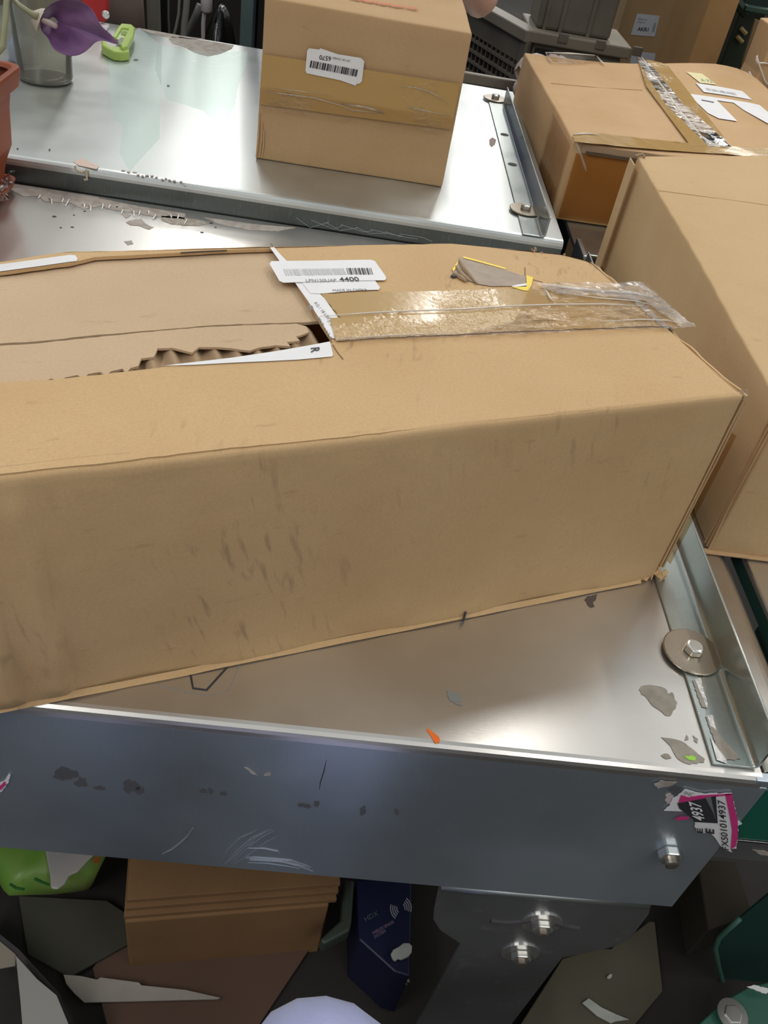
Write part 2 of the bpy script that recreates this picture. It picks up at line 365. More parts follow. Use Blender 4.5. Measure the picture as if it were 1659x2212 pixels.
def carton(L_, W_, H_, r, step, amp, seed, zf=None, opentop=False, warp=None):
    """closed carton as a soft-edged shell; local box 0..L,0..W,0..H"""
    def axv(D):
        k = max(2, int((D - 2 * r) / step)); return [0, r * .35, r] + [r + (D - 2 * r) * i / k for i in range(1, k)] + [D - r, D - r * .35, D]
    X, Y, Z = axv(L_), axv(W_), axv(H_); D = (L_, W_, H_); idx = {}; vs = []; fs = []
    so = V((seed * 3.1, seed * 1.7, seed * 2.3))
    def vid(x, y, z):
        k = (round(x, 6), round(y, 6), round(z, 6))
        if k in idx: return idx[k]
        p = V(k); q = V([min(max(p[i], r), D[i] - r) for i in range(3)]); d = p - q
        o = q + d.normalized() * r if d.length > 1e-9 else p.copy()
        if amp:
            nn = noise.noise_vector(p * 5 + so) * amp
            wx = min(1, min(x, L_ - x) / .05) if 1 else 1
            o += V((nn.x * (1 if x < r or x > L_ - r else 0), nn.y * (1 if y < r or y > W_ - r else 0), nn.z * (1 if z > H_ - r else 0)))
            if z > H_ * .5: o.z += noise.noise(p * 9 + so) * amp * .3
            o += noise.noise_vector(p * 60 + so) * amp * .12
        if zf: o.z += zf(o.x, o.y) * (z / H_)
        if warp: o = warp(o, p)
        o.z = max(o.z, 0.0008)
        idx[k] = len(vs); vs.append(o); return idx[k]
    def face(A, B, fn, skip=None):
        for i in range(len(A) - 1):
            for j in range(len(B) - 1):
                if skip and skip(A[i], A[i + 1], B[j], B[j + 1]): continue
                fs.append((vid(*fn(A[i], B[j])), vid(*fn(A[i + 1], B[j])), vid(*fn(A[i + 1], B[j + 1])), vid(*fn(A[i], B[j + 1]))))
    face(X, Y, lambda a, b: (a, b, 0))
    sk = (lambda a, b, c, d: a >= r - 1e-6 and b <= L_ - r + 1e-6 and c >= r - 1e-6 and d <= W_ - r + 1e-6) if opentop else None
    face(X, Y, lambda a, b: (a, b, H_), sk)
    face(X, Z, lambda a, b: (a, 0, b)); face(X, Z, lambda a, b: (a, W_, b))
    face(Y, Z, lambda a, b: (0, a, b)); face(Y, Z, lambda a, b: (L_, a, b))
    return vs, fs
def hexbolt(parent, c, axis, r, h, mt=None, rot=0.3, name='bolt'):
    axis = V(axis).normalized(); u = axis.orthogonal().normalized(); w_ = axis.cross(u); c = V(c)
    P = [c + (u * math.cos(rot + k * math.pi / 3) + w_ * math.sin(rot + k * math.pi / 3)) * r for k in range(6)]
    return MB().prism(P, axis * h).go(name, mt or BOLT, parent, bevel=r * .12)

# ================================================================== SETTING
FLZ = -0.80
fl = MB().add([(-6, -2.6, FLZ), (6, -2.6, FLZ), (6, 11.9, FLZ), (-6, 11.9, FLZ)], [(0, 1, 2, 3)]).go('floor',
    mat('floor_concrete', (0.026, 0.022, 0.018), 0.7, col2=(0.018, 0.015, 0.012), nscale=2.5, bump=0.2, bscale=30)); fl['kind'] = 'structure'
wb = MB().box((-6, 11.9, FLZ), (6, 12.05, 1.0)).go('wall_back', mat('wall_dark', (0.05, 0.05, 0.048), 0.8, col2=(0.09, 0.085, 0.075), nscale=1.5)); wb['kind'] = 'structure'

WDK = mat('wall_side_dark', (0.20, 0.195, 0.19), 0.85, col2=(0.15, 0.15, 0.145), nscale=.8)
for nm, a_, b_ in (('wall_front_blocker', (-6, -2.7, FLZ), (6, -2.6, 1.0)), ('wall_left', (-6.1, -2.6, FLZ), (-6, 11.9, 1.4)), ('wall_right', (6, -2.6, FLZ), (6.1, 11.9, 1.4))):  # unseen; the front one added to block low light from behind the camera
    o = MB().box(a_, b_).go(nm, WDK); o['kind'] = 'structure'
# ================================================================== NEAR WORKBENCH
YE = 0.448; XR = 0.455
t = thing('steel_workbench', (-0.4, 1.0, FLZ), 'grey steel workbench under the long torn box, with deep front panel', 'workbench')
# top with rounded front edge: profile swept along x
prof = [(1.522, 0.0), (YE + .008, 0.0), (YE + .0045, -.0008), (YE + .0015, -.003), (YE, -.0065), (YE - .0005, -.012)]
vs = []; fs = []
xs_ = [-1.7 + i * (.447 + 1.7) / 60 for i in range(61)]
for x in xs_:
    for (y, z) in prof: vs.append((x, y, z))
n = len(prof)
for i in range(60):
    for j in range(n - 1): fs.append((i * n + j, (i + 1) * n + j, (i + 1) * n + j + 1, i * n + j + 1))
part('tabletop', vs, fs, ST, t, smooth=False)
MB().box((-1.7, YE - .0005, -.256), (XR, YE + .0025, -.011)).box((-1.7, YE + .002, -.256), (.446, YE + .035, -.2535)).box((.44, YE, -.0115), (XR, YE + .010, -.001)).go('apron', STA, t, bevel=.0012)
MB().box((-1.7, YE + .01, -.006), (.446, 1.521, -.003)).go('underside', STD, t)
for (x, y) in ((-1.5, 1.48), (0.40, 1.48), (-1.5, .5)):
    MB().box((x - .03, y - .03, FLZ), (x + .03, y + .03, -.006)).go('leg', STB, t, bevel=.004)
# front leg bracket and its bolts
BY = YE + .004
out = [ay(*q, BY) for q in [(948, 1912), (1406, 1951), (1402, 1975), (1372, 2015), (1350, 2035), (1330, 2045), (1215, 2070)]]
zl = FLZ
pr = [V((p.x, BY, p.z)) for p in out]
pr[0].z = -.2565; pr[1].z = -.2565
xr_ = pr[-1].x; pl = [ay(*q, BY) for q in [(995, 2040), (950, 2010), (936, 1988), (938, 1965)]]
poly = pr + [V((xr_ - .012, BY, zl)), V((pl[0].x - .012, BY, zl)), V((pl[0].x, BY, pl[0].z)), V((pl[1].x, BY, pl[1].z)), V((pl[2].x, BY, pl[2].z)), V((pl[3].x, BY, pl[3].z))]
MB().prism(poly, (0, .004, 0)).go('leg_bracket', STB, t, bevel=.0015)
MB().tube([(pr[0].x + .002, BY, -.262), (pr[1].x - .002, BY, -.262)], .006, 12).go('bracket_bend', STG, t, smooth=True)
sl = [ay(*q, BY) for q in [(1060, 1988), (1090, 1992), (1125, 1990), (1145, 1986)]]
MB().tube([p + V((0, -.0002, 0)) for p in sl], .0035, 8).go('slot', DARKM, t)
sl = [ay(*q, BY) for q in [(1200, 1992), (1225, 2000), (1250, 2004)]]
MB().tube([p + V((0, -.0002, 0)) for p in sl], .004, 8).go('slot', DARKM, t)
for (q, r) in (((1170, 1992), .0125), ((1124, 2056), .0125)):
    c = ay(*q, BY)
    w_ = MB().lathe(c, [(r * 1.9, 0), (r * 1.9, .002), (r * .6, .002)], 28, (0, -1, 0)).go('washer', BOLT, t, smooth=False)
    hexbolt(t, c + V((0, -.002, 0)), (0, -1, 0), r, .009)
    MB().lathe(c + V((0, -.011, 0)), [(r * .5, 0), (r * .5, .004), (r * .4, .005)], 16, (0, -1, 0)).go('bolt_end', WASH, t)
c = ay(1444, 1838, YE - .0005)
hexbolt(t, c, (0, -1, 0), .0125, .010); MB().lathe(c + V((0, -.01, 0)), [(.007, 0), (.007, .006), (.005, .007)], 16, (0, -1, 0)).go('bolt_end', WASH, t)
# cross angle running on behind the apron end

# things stuck to and marked on the table top
ZD = 0.0
def td(name, px, mt, label=None, z=ZD, par=None, **kw): return decal(name, [V((p.x, min(p.y, 1.519), p.z)) for p in (az(a, b, z) for a, b in px)], mt, par or t, label=label, **kw)
td('residue', [(1380,1490),(1384,1483),(1392,1481),(1400,1480),(1411,1481),(1424,1483),(1433,1486),(1440,1491),(1443,1500),(1450,1496),(1453,1497),(1456,1504),(1463,1519),(1460,1530),(1452,1541),(1445,1547),(1437,1546),(1429,1538),(1419,1531),(1408,1524),(1400,1512),(1392,1503),(1384,1500)], RES)
td('residue', [(1428,1593),(1440,1595),(1455,1597),(1465,1599),(1480,1606),(1495,1618),(1508,1630),(1522,1640),(1520,1648),(1505,1650),(1490,1652),(1478,1648),(1470,1644),(1462,1638),(1456,1628),(1448,1612),(1440,1604)], RES)
td('residue', [(1427,1632),(1436,1628),(1444,1630),(1450,1638),(1440,1640),(1434,1638)], RES)
td('residue', [(1478,1600),(1482,1588),(1486,1592),(1487,1598)], RES); td('residue', [(1496,1589),(1507,1597),(1506,1606),(1498,1600)], RES)
td('paint_fleck', [(1476,1634),(1486,1635),(1494,1633),(1503,1638),(1500,1645),(1486,1642)], mat('green_fleck', (0.30, 0.62, 0.05), 0.5), 'lime green fleck', off=.001)
td('glue_mark', [(965,1492),(978,1497),(992,1500),(996,1510),(990,1519),(999,1525),(985,1522),(972,1514)], mat('glue_grey', (0.20, 0.21, 0.20), 0.6), 'grey smudge')
td('glue_mark', [(1262,1296),(1272,1288),(1290,1283),(1287,1296),(1280,1302),(1284,1311),(1275,1313),(1268,1306)], mat('glue_brown', (0.09, 0.07, 0.06), 0.7))
td('paint_fleck', [(921,1577),(925,1574),(932,1580),(938,1585),(943,1588),(949,1594),(950,1603),(942,1608),(936,1600),(930,1590)], mat('orange_fleck', (0.85, 0.17, 0.02), 0.5), 'orange fleck near the front edge')
# printed hexagon outline showing beside the box, with a dashed ring
hx = [az(*q) for q in [(398,1420),(412,1460),(417,1487),(446,1491),(492,1440),(540,1388)]]
MB().tube([p + V((0, 0, .0003)) for p in hx], .0010, 6).go('printed_outline', INK, t, label='black angular outline printed on the steel')
rg = [az(*q) for q in [(340,1478),(362,1485),(385,1489),(400,1495),(424,1498),(446,1502),(478,1497),(494,1489),(503,1470),(512,1445),(518,1430)]]
MB().tube([p + V((0, 0, .0001)) for p in rg], .0004, 5).go('scored_ring', INKG, t)
# tape shreds and torn paper along the back of the bench
td('paper_residue', [(0,392),(60,398),(140,410),(200,424),(250,436),(300,446),(400,462),(400,474),(330,468),(300,462),(232,452),(220,445),(180,452),(150,438),(96,436),(80,424),(50,425),(20,408)], RESL)
td('paper_residue', [(262,462),(272,460),(282,466),(272,472)], RESL)
td('paper_residue', [(272,480),(290,474),(306,474),(318,486),(332,492),(320,496),(300,488),(282,487)], RESL)
td('paper_residue', [(348,467),(380,468),(430,476),(450,482),(430,488),(400,488),(368,484),(352,478)], mat('torn_liner', (0.30, 0.24, 0.18), 0.8, col2=(0.45, 0.42, 0.38), nscale=150))
td('paper_residue', [(440,470),(500,478),(560,486),(640,492),(600,500),(540,498),(470,484)], RESL)
td('paper_residue', [(268,522),(285,520),(288,527),(276,530)], RESL)
for i in range(16):
    x0 = 90 + i * 21 + random.uniform(-6, 6); y0 = 425 + i * 3 + random.uniform(-4, 6); dx = random.uniform(-12, 8); dy = random.uniform(6, 16)
    a = az(x0, y0); b = az(x0 + dx, y0 + dy)
    MB().tube([a + V((0, 0, .001)), (a + b) / 2 + V((.002, 0, .004)), b + V((0, 0, .001))], .0012, 5).go('tape_shred', mat('tape_white', (0.85, 0.85, 0.83), 0.2), t)
for i in range(12):
    a = az(60 + random.uniform(0, 420), 445 + random.uniform(0, 60)); s_ = random.uniform(.0015, .004)
    MB().lathe(a, [(s_, 0), (s_ * .7, .0006)], 7).go('speck', DARKM, t)
# marks on the apron
def ad(name, px, mt, label=None, **kw): return decal(name, [ay(a, b, YE - .0006) for a, b in px], mt, t, label=label, **kw)
SM = mat('apron_smudge', (0.13, 0.13, 0.14), 0.6, alpha=.6)
for k, (cx, cy, rx, ry) in enumerate([(140,1672,24,14),(175,1690,14,10),(282,1697,16,14),(300,1708,12,8),(440,1708,8,6),(455,1708,5,6),(482,1714,7,5),(650,1738,8,5),(664,1741,7,5),(684,1736,6,7),(784,1751,7,9),(857,1753,4,7),(215,1702,12,5)]):
    ad('smudge', ragged(cx, cy, rx, ry, 14, k), SM)
SC = mat('scratch_bright', (0.42, 0.45, 0.50), 0.4, metal=0.6)
def scr(px, r=.0006, mt=SC, nm='scratch'):
    MB().tube([ay(a, b, YE - .0005) for a, b in px], [r * .4] + [r] * (len(px) - 2) + [r * .4], 5).go(nm, mt, t)
scr([(350,1845),(372,1834),(392,1818),(405,1806),(416,1789)], .0012)
for k in range(9):
    o_ = random.uniform(-10, 14)
    scr([(475 + k * 4, 1864 + o_ * .3), (490 + k * 6, 1840 + o_), (515 + k * 7, 1815 + o_), (550 + k * 6, 1800 + o_)][::1], .0005)
    scr([(530 + k * 3, 1855 + o_ * .6), (570 + k * 4, 1858 + o_ * .5), (610 + k * 3, 1862 + o_ * .6), (640 + k * 4, 1872 + o_ * .3)], .0006)
scr([(535,1832),(570,1832),(600,1838),(606,1846)], .001); scr([(540,1858),(600,1858),(640,1868),(676,1882)], .0012)
scr([(705,1641),(700,1665),(692,1690),(690,1705)], .0005, INK)
ad('paper_bit', [(528,1657),(536,1658),(550,1668),(556,1674),(545,1671)], RESL); ad('paper_bit', [(570,1672),(584,1668),(586,1673),(572,1675)], RESL)
ad('paper_bit', [(1412,1690),(1425,1683),(1445,1685),(1462,1686),(1448,1694),(1432,1697),(1420,1700)], RESL, off=.0015)
ad('smudge', [(1440,1702),(1460,1696),(1475,1700),(1468,1714),(1450,1716)], SM)
ad('paper_bit', [(1437,1716),(1450,1712),(1456,1728),(1446,1736),(1438,1730)], mat('pale_pink', (0.55, 0.46, 0.46), 0.6))
ad('paper_bit', [(0,1690),(12,1682),(20,1668),(24,1672),(18,1690),(4,1708),(0,1708)], PAPER, 'torn white and pink sticker corner', off=.0012)
ad('paper_bit', [(0,1694),(12,1684),(14,1690),(2,1704)], PINK, off=.002)
# torn asset sticker
lb = ad('torn_sticker', [(1433,1748),(1446,1738),(1452,1722),(1466,1712),(1478,1702),(1500,1708),(1520,1712),(1580,1710),(1585,1740),(1590,1765),(1602,1777),(1594,1780),(1590,1830),(1576,1832),(1581,1838),(1565,1833),(1556,1825),(1545,1808),(1534,1796),(1512,1796),(1504,1792),(1497,1770),(1490,1760),(1478,1750)], PAPER, 'torn white, black and magenta asset sticker', off=.0014)
def lp(px, mt, nm='print', off=.0022): return decal(nm, [ay(a, b, YE - .0006) for a, b in px], mt, lb, off=off, th=.0003)
lp([(1462,1731),(1545,1715),(1549,1774),(1498,1771),(1490,1760),(1474,1748),(1466,1742)], INK)
lp([(1470,1713),(1486,1718),(1510,1714),(1580,1710),(1578,1713),(1530,1718),(1464,1730)], PINK)
lp([(1565,1711),(1580,1710),(1585,1740),(1592,1768),(1593,1800),(1588,1824),(1577,1830),(1580,1790),(1575,1760)], PINK)
lp([(1456,1765),(1466,1760),(1488,1760),(1486,1765),(1462,1768)], PINK)
lp([(1522,1718),(1534,1716),(1545,1766),(1538,1748)], mat('label_scraped', (0.16, 0.17, 0.17), 0.5), off=.0026)
def lt(s_, o_, r_, u_, mt, b=0.0): text('lettering', s_, [ay(*q, YE - .0006) for q in (o_, r_, u_)], mt, lb, off=.003, bold=b)
lt('4937', (1522, 1768), (1512, 1729), (1496, 1764), PAPER, .02)
lt('FXS01014937', (1573, 1831), (1564, 1724), (1558, 1829), INK, .01)
lt('E', (1517, 1794), (1516, 1784), (1505, 1793), INK, .03); lt('E', (1541, 1796), (1541, 1786), (1522, 1793), INK, .03)
lt('INC.', (1475, 1711), (1498, 1716), (1478, 1703), INKG)

# ---- guard angle of the near bench
def guard(y0, y1, xf, xb, zb, hh, label, washers, holes=()):
    g = thing('guard_angle', (xf, y0, zb), label, 'metal angle', 'steel guard angles screwed to the bench edges')
    th = .003; r = .006
    pf = [(xf, zb + .0005), (xf, zb + th), (xb - r, zb + th)]
    for k in range(1, 6):
        a = k / 6 * math.pi / 2; pf.append((xb - r + math.sin(a) * r, zb + th + r - math.cos(a) * r))
    pf += [(xb, zb + th + r), (xb, zb + hh), (xb + th, zb + hh), (xb + th, zb + r)]
    for k in range(1, 5):
        a = k / 5 * math.pi / 2; pf.append((xb + th - (1 - math.cos(a)) * r * 1.2, zb + r - math.sin(a) * r + .0005))
    pf.append((xb - r, zb + .0005))
    MB().prism([(x, y0, z) for x, z in pf], (0, y1 - y0, 0)).go('angle_bar', STG, g, bevel=.0008)
    for (c) in washers:
        c = V(c); ww = MB().lathe(c, [(.030, 0), (.031, .0008), (.031, .0022), (.030, .0028), (.007, .0030)], 40).go('washer', WASH, g, smooth=False, label='wide steel washer')
        b = hexbolt(ww, c + V((0, 0, .003)), (0, 0, 1), .0105, .008)
        MB().lathe(c + V((0, 0, .0105)), [(.0085, 0), (.0085, .0012), (.007, .0016)], 20).go('bolt_cap', BOLT, ww)
    for (x, y) in holes: MB().lathe((x, y, zb + th), [(.010, 0.0002), (.010, .0005)], 20).go('hole', DARKM, g)
    return g
wc = az(1495, 1408, .005)
g1 = guard(.459, 1.50, .399, .441, 0, .045, 'steel guard angle on the near bench with one wide washer in view', [(wc.x, wc.y, .0036)])
for px in ([(1495,1470),(1520,1463),(1524,1480),(1530,1530),(1516,1528),(1505,1500)], [(1524,1548),(1542,1545),(1552,1585),(1600,1640),(1560,1642),(1545,1610)]):
    td('residue', px, RES, z=.0032, par=g1)
for px in ([(1500,1468),(1513,1464),(1528,1520),(1527,1533),(1519,1512)], [(1527,1546),(1539,1545),(1547,1578),(1534,1568)], [(1534,1592),(1552,1620),(1568,1640),(1570,1650),(1548,1642)]):
    td('tape_scrap', px, mat('silver_tape', (0.62, 0.61, 0.60), 0.25, metal=0.4, bump=0.6, bscale=200), z=.0036, par=g1)

# ================================================================== CONVEYOR (right of the bench)
cv = thing('conveyor', (0.8, 1.2, FLZ), 'steel topped conveyor with dark green frame right of the bench', 'conveyor')
def arc(cx, cz, r, a0, a1, n=8): return [(cx + r * math.cos(math.radians(a0 + (a1 - a0) * k / n)), cz + r * math.sin(math.radians(a0 + (a1 - a0) * k / n))) for k in range(n + 1)]
rp = [(.449, -.09), (.449, -.012)] + arc(.461, -.012, .012, 180, 90) + arc(.488, -.022, .022, 90, 0) + [(.511, -.09)]
MB().prism([(x, YE + .012, z) for x, z in rp], (0, 1.1, 0)).go('side_rail', metal('rail_steel', (0.50, 0.46, 0.42), (0.58, 0.54, 0.50), 0.33, brush=(1, 15, 1)), cv, bevel=.0008)
MB().box((.528, .56, -.012), (1.15, 1.585, -.001)).go('deck_plate', ST, cv, bevel=.003)
MB().box((.452, 1.60, -.012), (1.15, 2.45, -.001)).go('deck_plate', STG, cv, bevel=.003)
MB().box((.451, 1.555, -.05), (.461, 1.64, .014)).go('joint_plate', STG, cv, bevel=.003)
MB().box((XR + .0005, YE, -.142), (.62, YE + .003, -.106)).box((XR + .0005, YE, -.109), (.62, YE + .02, -.106)).go('cross_rail', STB, cv, bevel=.001)
GRN = mat('green_paint', (0.004, 0.085, 0.055), 0.35, col2=(0.006, 0.11, 0.07), nscale=6)
GRD = mat('green_paint_dark', (0.012, 0.05, 0.042), 0.4)
MB().box((.456, YE + .0025, -.107), (1.15, YE + .0055, -.018)).go('side_frame', GRN, cv, bevel=.001)
MB().box((.53, YE + .04, -.03), (.56, 2.45, -.012)).box((1.1, YE + .04, -.03), (1.15, 2.45, -.012)).go('deck_rail', GRD, cv)
decal('paper_bit', [ay(a, b, YE + .029) for a, b in [(1632,1784),(1640,1782),(1656,1800),(1659,1808),(1645,1808)]], RESL, cv)
decal('glue_mark', [ay(a, b, YE - .0005) for a, b in [(1625,1834),(1650,1836),(1680,1846),(1680,1852),(1640,1844)]], RESL, cv)
# green foot stand with rounded plate, bolt
pp = [ay(*q, .60) for q in [(1598,1985),(1572,2010),(1553,2028),(1546,2048),(1552,2080),(1562,2120),(1570,2140),(1584,2150),(1760,2150),(1760,1900),(1700,1900)]]
MB().prism(pp, (0, .004, 0)).go('foot_plate', GRD, cv, bevel=.001)
MB().tube([ay(*q, .597) for q in [(1598,1985),(1572,2008),(1553,2026),(1545,2048),(1551,2080),(1561,2120),(1570,2140),(1582,2149)]], .004, 8).go('plate_edge', mat('green_edge', (0.06, 0.16, 0.12), 0.4), cv, smooth=True)
q0 = [az(*q, -.62) for q in [(1480,2240),(1560,2165),(1620,2130),(1760,2100),(1760,2330),(1480,2330)]]
MB().prism(q0, (0, 0, -.01)).go('foot_base', mat('green_foot', (0.03, 0.12, 0.085), 0.45), cv, bevel=.002)
c = az(1582, 2192, -.61); MB().lathe(c, [(.022, 0), (.022, .002), (.01, .0022)], 24).go('washer', BOLT, cv)
hexbolt(cv, c + V((0, 0, -.008)), (0, 0, 1), .014, .012, BOLT)
decal('paper_bit', [az(a, b, -.60) for a, b in [(1612,2132),(1630,2128),(1655,2134),(1680,2144),(1650,2146)]], PAPER, cv)
for x, y in ((.56, .62), (1.1, .62), (.6, 2.36), (1.1, 2.36)):
    MB().box((x - .03, y, FLZ), (x + .03, y + .06, -.03)).go('leg', mat('green_leg_black', (0.006, 0.02, 0.016), 0.5), cv, bevel=.003)

# ================================================================== FAR BENCH
ZF = .045; YF = 1.526
t2 = thing('steel_workbench', (-0.6, 2.0, FLZ), 'bright steel workbench at the back, carrying the box with a barcode', 'workbench')
prof = [(2.50, ZF - .006), (2.499, ZF), (YF + .012, ZF), (YF + .006, ZF - .001), (YF + .002, ZF - .004), (YF, ZF - .009), (YF, ZF - .014)]
vs = []; fs = []; xs_ = [-1.9 + i * (.40 + 1.9) / 40 for i in range(41)]
for x in xs_:
    for (y, z) in prof: vs.append((x, y, z))
n = len(prof)
for i in range(40):
    for j in range(n - 1): fs.append((i * n + j, (i + 1) * n + j, (i + 1) * n + j + 1, i * n + j + 1))
part('tabletop', vs, fs, STF, t2)
MB().box((-1.9, YF, -.14), (.40, YF + .003, ZF - .013)).go('apron', STD, t2, bevel=.001)
for (x, y) in ((-1.7, 1.65), (.3, 1.65), (-1.7, 2.4), (.3, 2.4)):
    MB().box((x - .03, y - .03, FLZ), (x + .03, y + .03, ZF - .006)).go('leg', STB, t2, bevel=.004)
def fd(name, px, mt, label=None, off=.0004): return decal(name, [az(a, b, ZF) for a, b in px], mt, t2, label=label, off=off)
fd('paper_residue', [(365,84),(372,78),(400,82),(430,86),(470,92),(505,98),(500,106),(478,116),(450,122),(420,114),(400,102),(372,94)], RESL)
fd('paper_residue', [(300,61),(340,68),(400,79),(440,84),(400,86),(360,80),(320,70)], RESL)
FILM = film('stuck_film', (0.97, 1.0, 0.99), 0.03, 0.3, 40, (1, 1, 1), 0.5, .06, (.55, .58, .58), lw=.02)
fd('film_patch', [(340,98),(430,112),(535,112),(530,150),(514,185),(508,225),(495,252),(490,300),(440,240),(360,215),(335,150)], FILM, 'clear film stuck on the table', off=.0008)
fd('film_patch', [(235,126),(240,250),(265,270),(258,330),(280,370),(345,300),(350,100),(300,60)], FILM, off=.0008)
fd('scrap', [(1057,302),(1064,297),(1072,303),(1069,312),(1062,318),(1057,312)], mat('pinkish_scrap', (0.25, 0.18, 0.17), 0.6))
for q in ((363, 186, 3), (294, 130, 6), (38, 322, 2), (107, 324, 2)): fd('speck', ragged(q[0], q[1], q[2], 2.2, 8, q[0]), DARKM)
for i in range(14): fd('speck', ragged(268 + i * 10 + random.uniform(-3, 3), 371 + i * 1.9 + random.uniform(-2, 2), 4, 1.5, 8, i), RESL)
# a curl of tape hanging over its edge
cp = [ay(*q, YF - .004) for q in [(162,358),(164,366),(178,372),(186,366),(188,388),(182,388)]]
MB().tube(cp, .0022, 6).go('tape_curl', mat('tape_beige', (0.52, 0.45, 0.34), 0.25), t2)
fd('tape_curl', [(158,350),(175,342),(215,360),(208,366),(170,358)], mat('tape_pink', (0.65, 0.50, 0.42), 0.4))
# cling film creases on the apron
for k in range(8):
    x0 = 640 + k * 32
    MB().tube([ay(x0, 470 + k * 5, YF - .0008), ay(x0 + 30 + 20 * (k % 2), 492 + k * 3, YF - .0008), ay(x0 + 70, 480 + k * 6, YF - .0008)], .0005, 5).go('scratch', mat('scratch_dull', (0.30, 0.34, 0.35), 0.4), t2)
g2 = guard(1.53, 2.37, .322, .362, ZF, .040, 'steel guard angle on the back bench beside the taped box, two washers', [(.339, 1.645, ZF + .0036), (.341, 2.385, ZF + .0036)],
           [(.340, 2.10), (.339, 1.90)])

# ================================================================== LONG TORN BOX (the subject)
YAW = math.radians(22.386); H = .2515; LB = .90; DB = .338
B = thing('cardboard_box', (0.398, 0.703, 0.0), 'long brown box in the foreground with torn top and white 4400 label', 'box', rotz=YAW)
Wb = WM[B]; Ib = Wb.inverted()
def L2(px, py, z=H):     # pixel -> box-local x,y on its top
    p = Ib @ az(px, py, z); return (p.x, p.y)
def ztop(x, y):
    z = 0.0025 * math.sin(max(0, min(1, y / DB)) * math.pi) * math.sin(min(1, max(0, -x / .75)) * math.pi)
    cx = max(0, 1 + x / .16); cy = max(0, 1 - (DB - y) / .06)
    z -= .020 * cx * cy
    z -= .010 * max(0, min(1, (-x - .58) / .06)) * max(0, 1 - (DB - y) / .07)
    z += .0012 * noise.noise(V((x * 9, y * 9, 2)))
    return z
def bwarp(o, p):
    # p in 0..LB ; standing creases towards the left of the front face, sagging foot edge, puckered folds
    x = p.x - LB
    if p.y < .01:
        for cx, wl, wr_, a in ((-.648, .036, .005, .0095), (-.690, .034, .006, .0105), (-.618, .012, .010, .0016), (-.5, .04, .02, .0015), (-.33, .03, .010, .0018)):
            d = x - cx - (H - p.z) * .06; f = max(0, 1 + d / wl) if d < 0 else max(0, 1 - d / wr_)
            o.y -= a * f * f * (3 - 2 * f) * (0.45 + .55 * (1 - p.z / H)) * min(1, p.z / .02) * min(1, max(0, H - .006 - p.z) / .025)
        o.y -= .004 * math.sin(p.z / H * math.pi) * math.sin(p.x / LB * math.pi)
        if p.z < .03 and p.z > .001: o.y += .002 * math.sin(x * 30) * (1 - p.z / .03)
    if p.z > H - .012 and p.y < .012:
        o.y += .0014 * noise.noise(V((x * 14, 1, 1))); o.z += .0006 * noise.noise(V((x * 11, 5, 1)))
    return o
vs, fs = carton(LB, DB, H, .005, .006, .0022, 3, zf=lambda x, y: ztop(x - LB, y), opentop=True, warp=bwarp)
body = part('body', [v - V((LB, 0, 0)) for v in vs], fs, KT, B, local=True, smooth=True)
def T3(v): return v
e = .0036
rec = [L2(-120, 568), L2(0, 578), L2(150, 570), L2(205, 556), L2(280, 552), L2(345, 548), L2(480, 541), L2(590, 537), L2(632, 598), L2(676, 672), L2(718, 745), L2(640, 760), L2(500, 780), L2(420, 790), L2(355, 798), L2(250, 808), L2(110, 822), L2(60, 824), L2(0, 828), L2(-150, 838)]
xl = rec[0][0]
outer = [(-e, e), (-e, DB - e), (-LB + e, DB - e), (-LB + e, rec[0][1])] + rec[:] + [(-LB + e, rec[-1][1]), (-LB + e, e)]
sheet('outer_flap', outer, lambda x, y: H + ztop(x, y), .0035, KT, B, d=.012, step=.018, jag=.0005, local=True, smooth=False)
ZI = H - .0048
# inner flaps under the torn opening
sheet('inner_flap', [L2(-160, 545), L2(0, 560), L2(600, 522), L2(640, 590), L2(700, 688), L2(640, 690), L2(560, 693), L2(450, 697), L2(360, 704), L2(240, 713), L2(160, 719), L2(80, 727), L2(0, 731), L2(-160, 738)],
      lambda x, y: ZI + ztop(x, y) - .0006, .003, KIN, B, d=.008, step=.02, jag=.0006, local=True, label='rough pale inner flap behind the seam')
sheet('inner_flap', [L2(-160, 745), L2(0, 737), L2(80, 733), L2(160, 725), L2(240, 718), L2(360, 708), L2(450, 701), L2(560, 697), L2(640, 694), L2(662, 700),
                     L2(668, 712), L2(640, 722), L2(648, 730), L2(620, 733), L2(628, 742), L2(596, 740), L2(566, 744), L2(540, 752), L2(500, 747), L2(470, 745), L2(430, 745), L2(415, 757), L2(396, 752), L2(372, 746),
                     L2(340, 747), L2(332, 765), L2(305, 768), L2(298, 784), L2(282, 788), L2(272, 798), L2(264, 789), L2(240, 794), L2(228, 803), L2(216, 795), L2(190, 799), L2(180, 808), L2(166, 801), L2(140, 806), L2(128, 815), L2(110, 808), L2(84, 818), L2(0, 838), L2(-160, 848)],
      lambda x, y: ZI + ztop(x, y), .0022, KIN, B, d=.006, step=.02, jag=.0004, local=True, label='rough pale inner flap with torn edge')
# exposed corrugation
def flz(x, y): return ZI - .0052 + ztop(x, y) + -.0005 + .0034 * math.sin(x * 2 * math.pi / .0185)
a0 = L2(30, 800); a1 = L2(722, 770)
def flg(u, v):
    x = a0[0] + (a1[0] - a0[0]) * u; y = .155 - .085 * v + (.010 if u > .8 else 0)
    yy = L2(30 + u * 700, 840 - 85 * u)[1] - .004 + v * .055
    return V((x, yy, flz(x, yy)))
MB().grid(flg, 300, 6).go('corrugated_core', cardboard('kraft_core', (0.42, 0.29, 0.18), (0.36, 0.25, 0.15), flute=0), B, local=True, smooth=True)
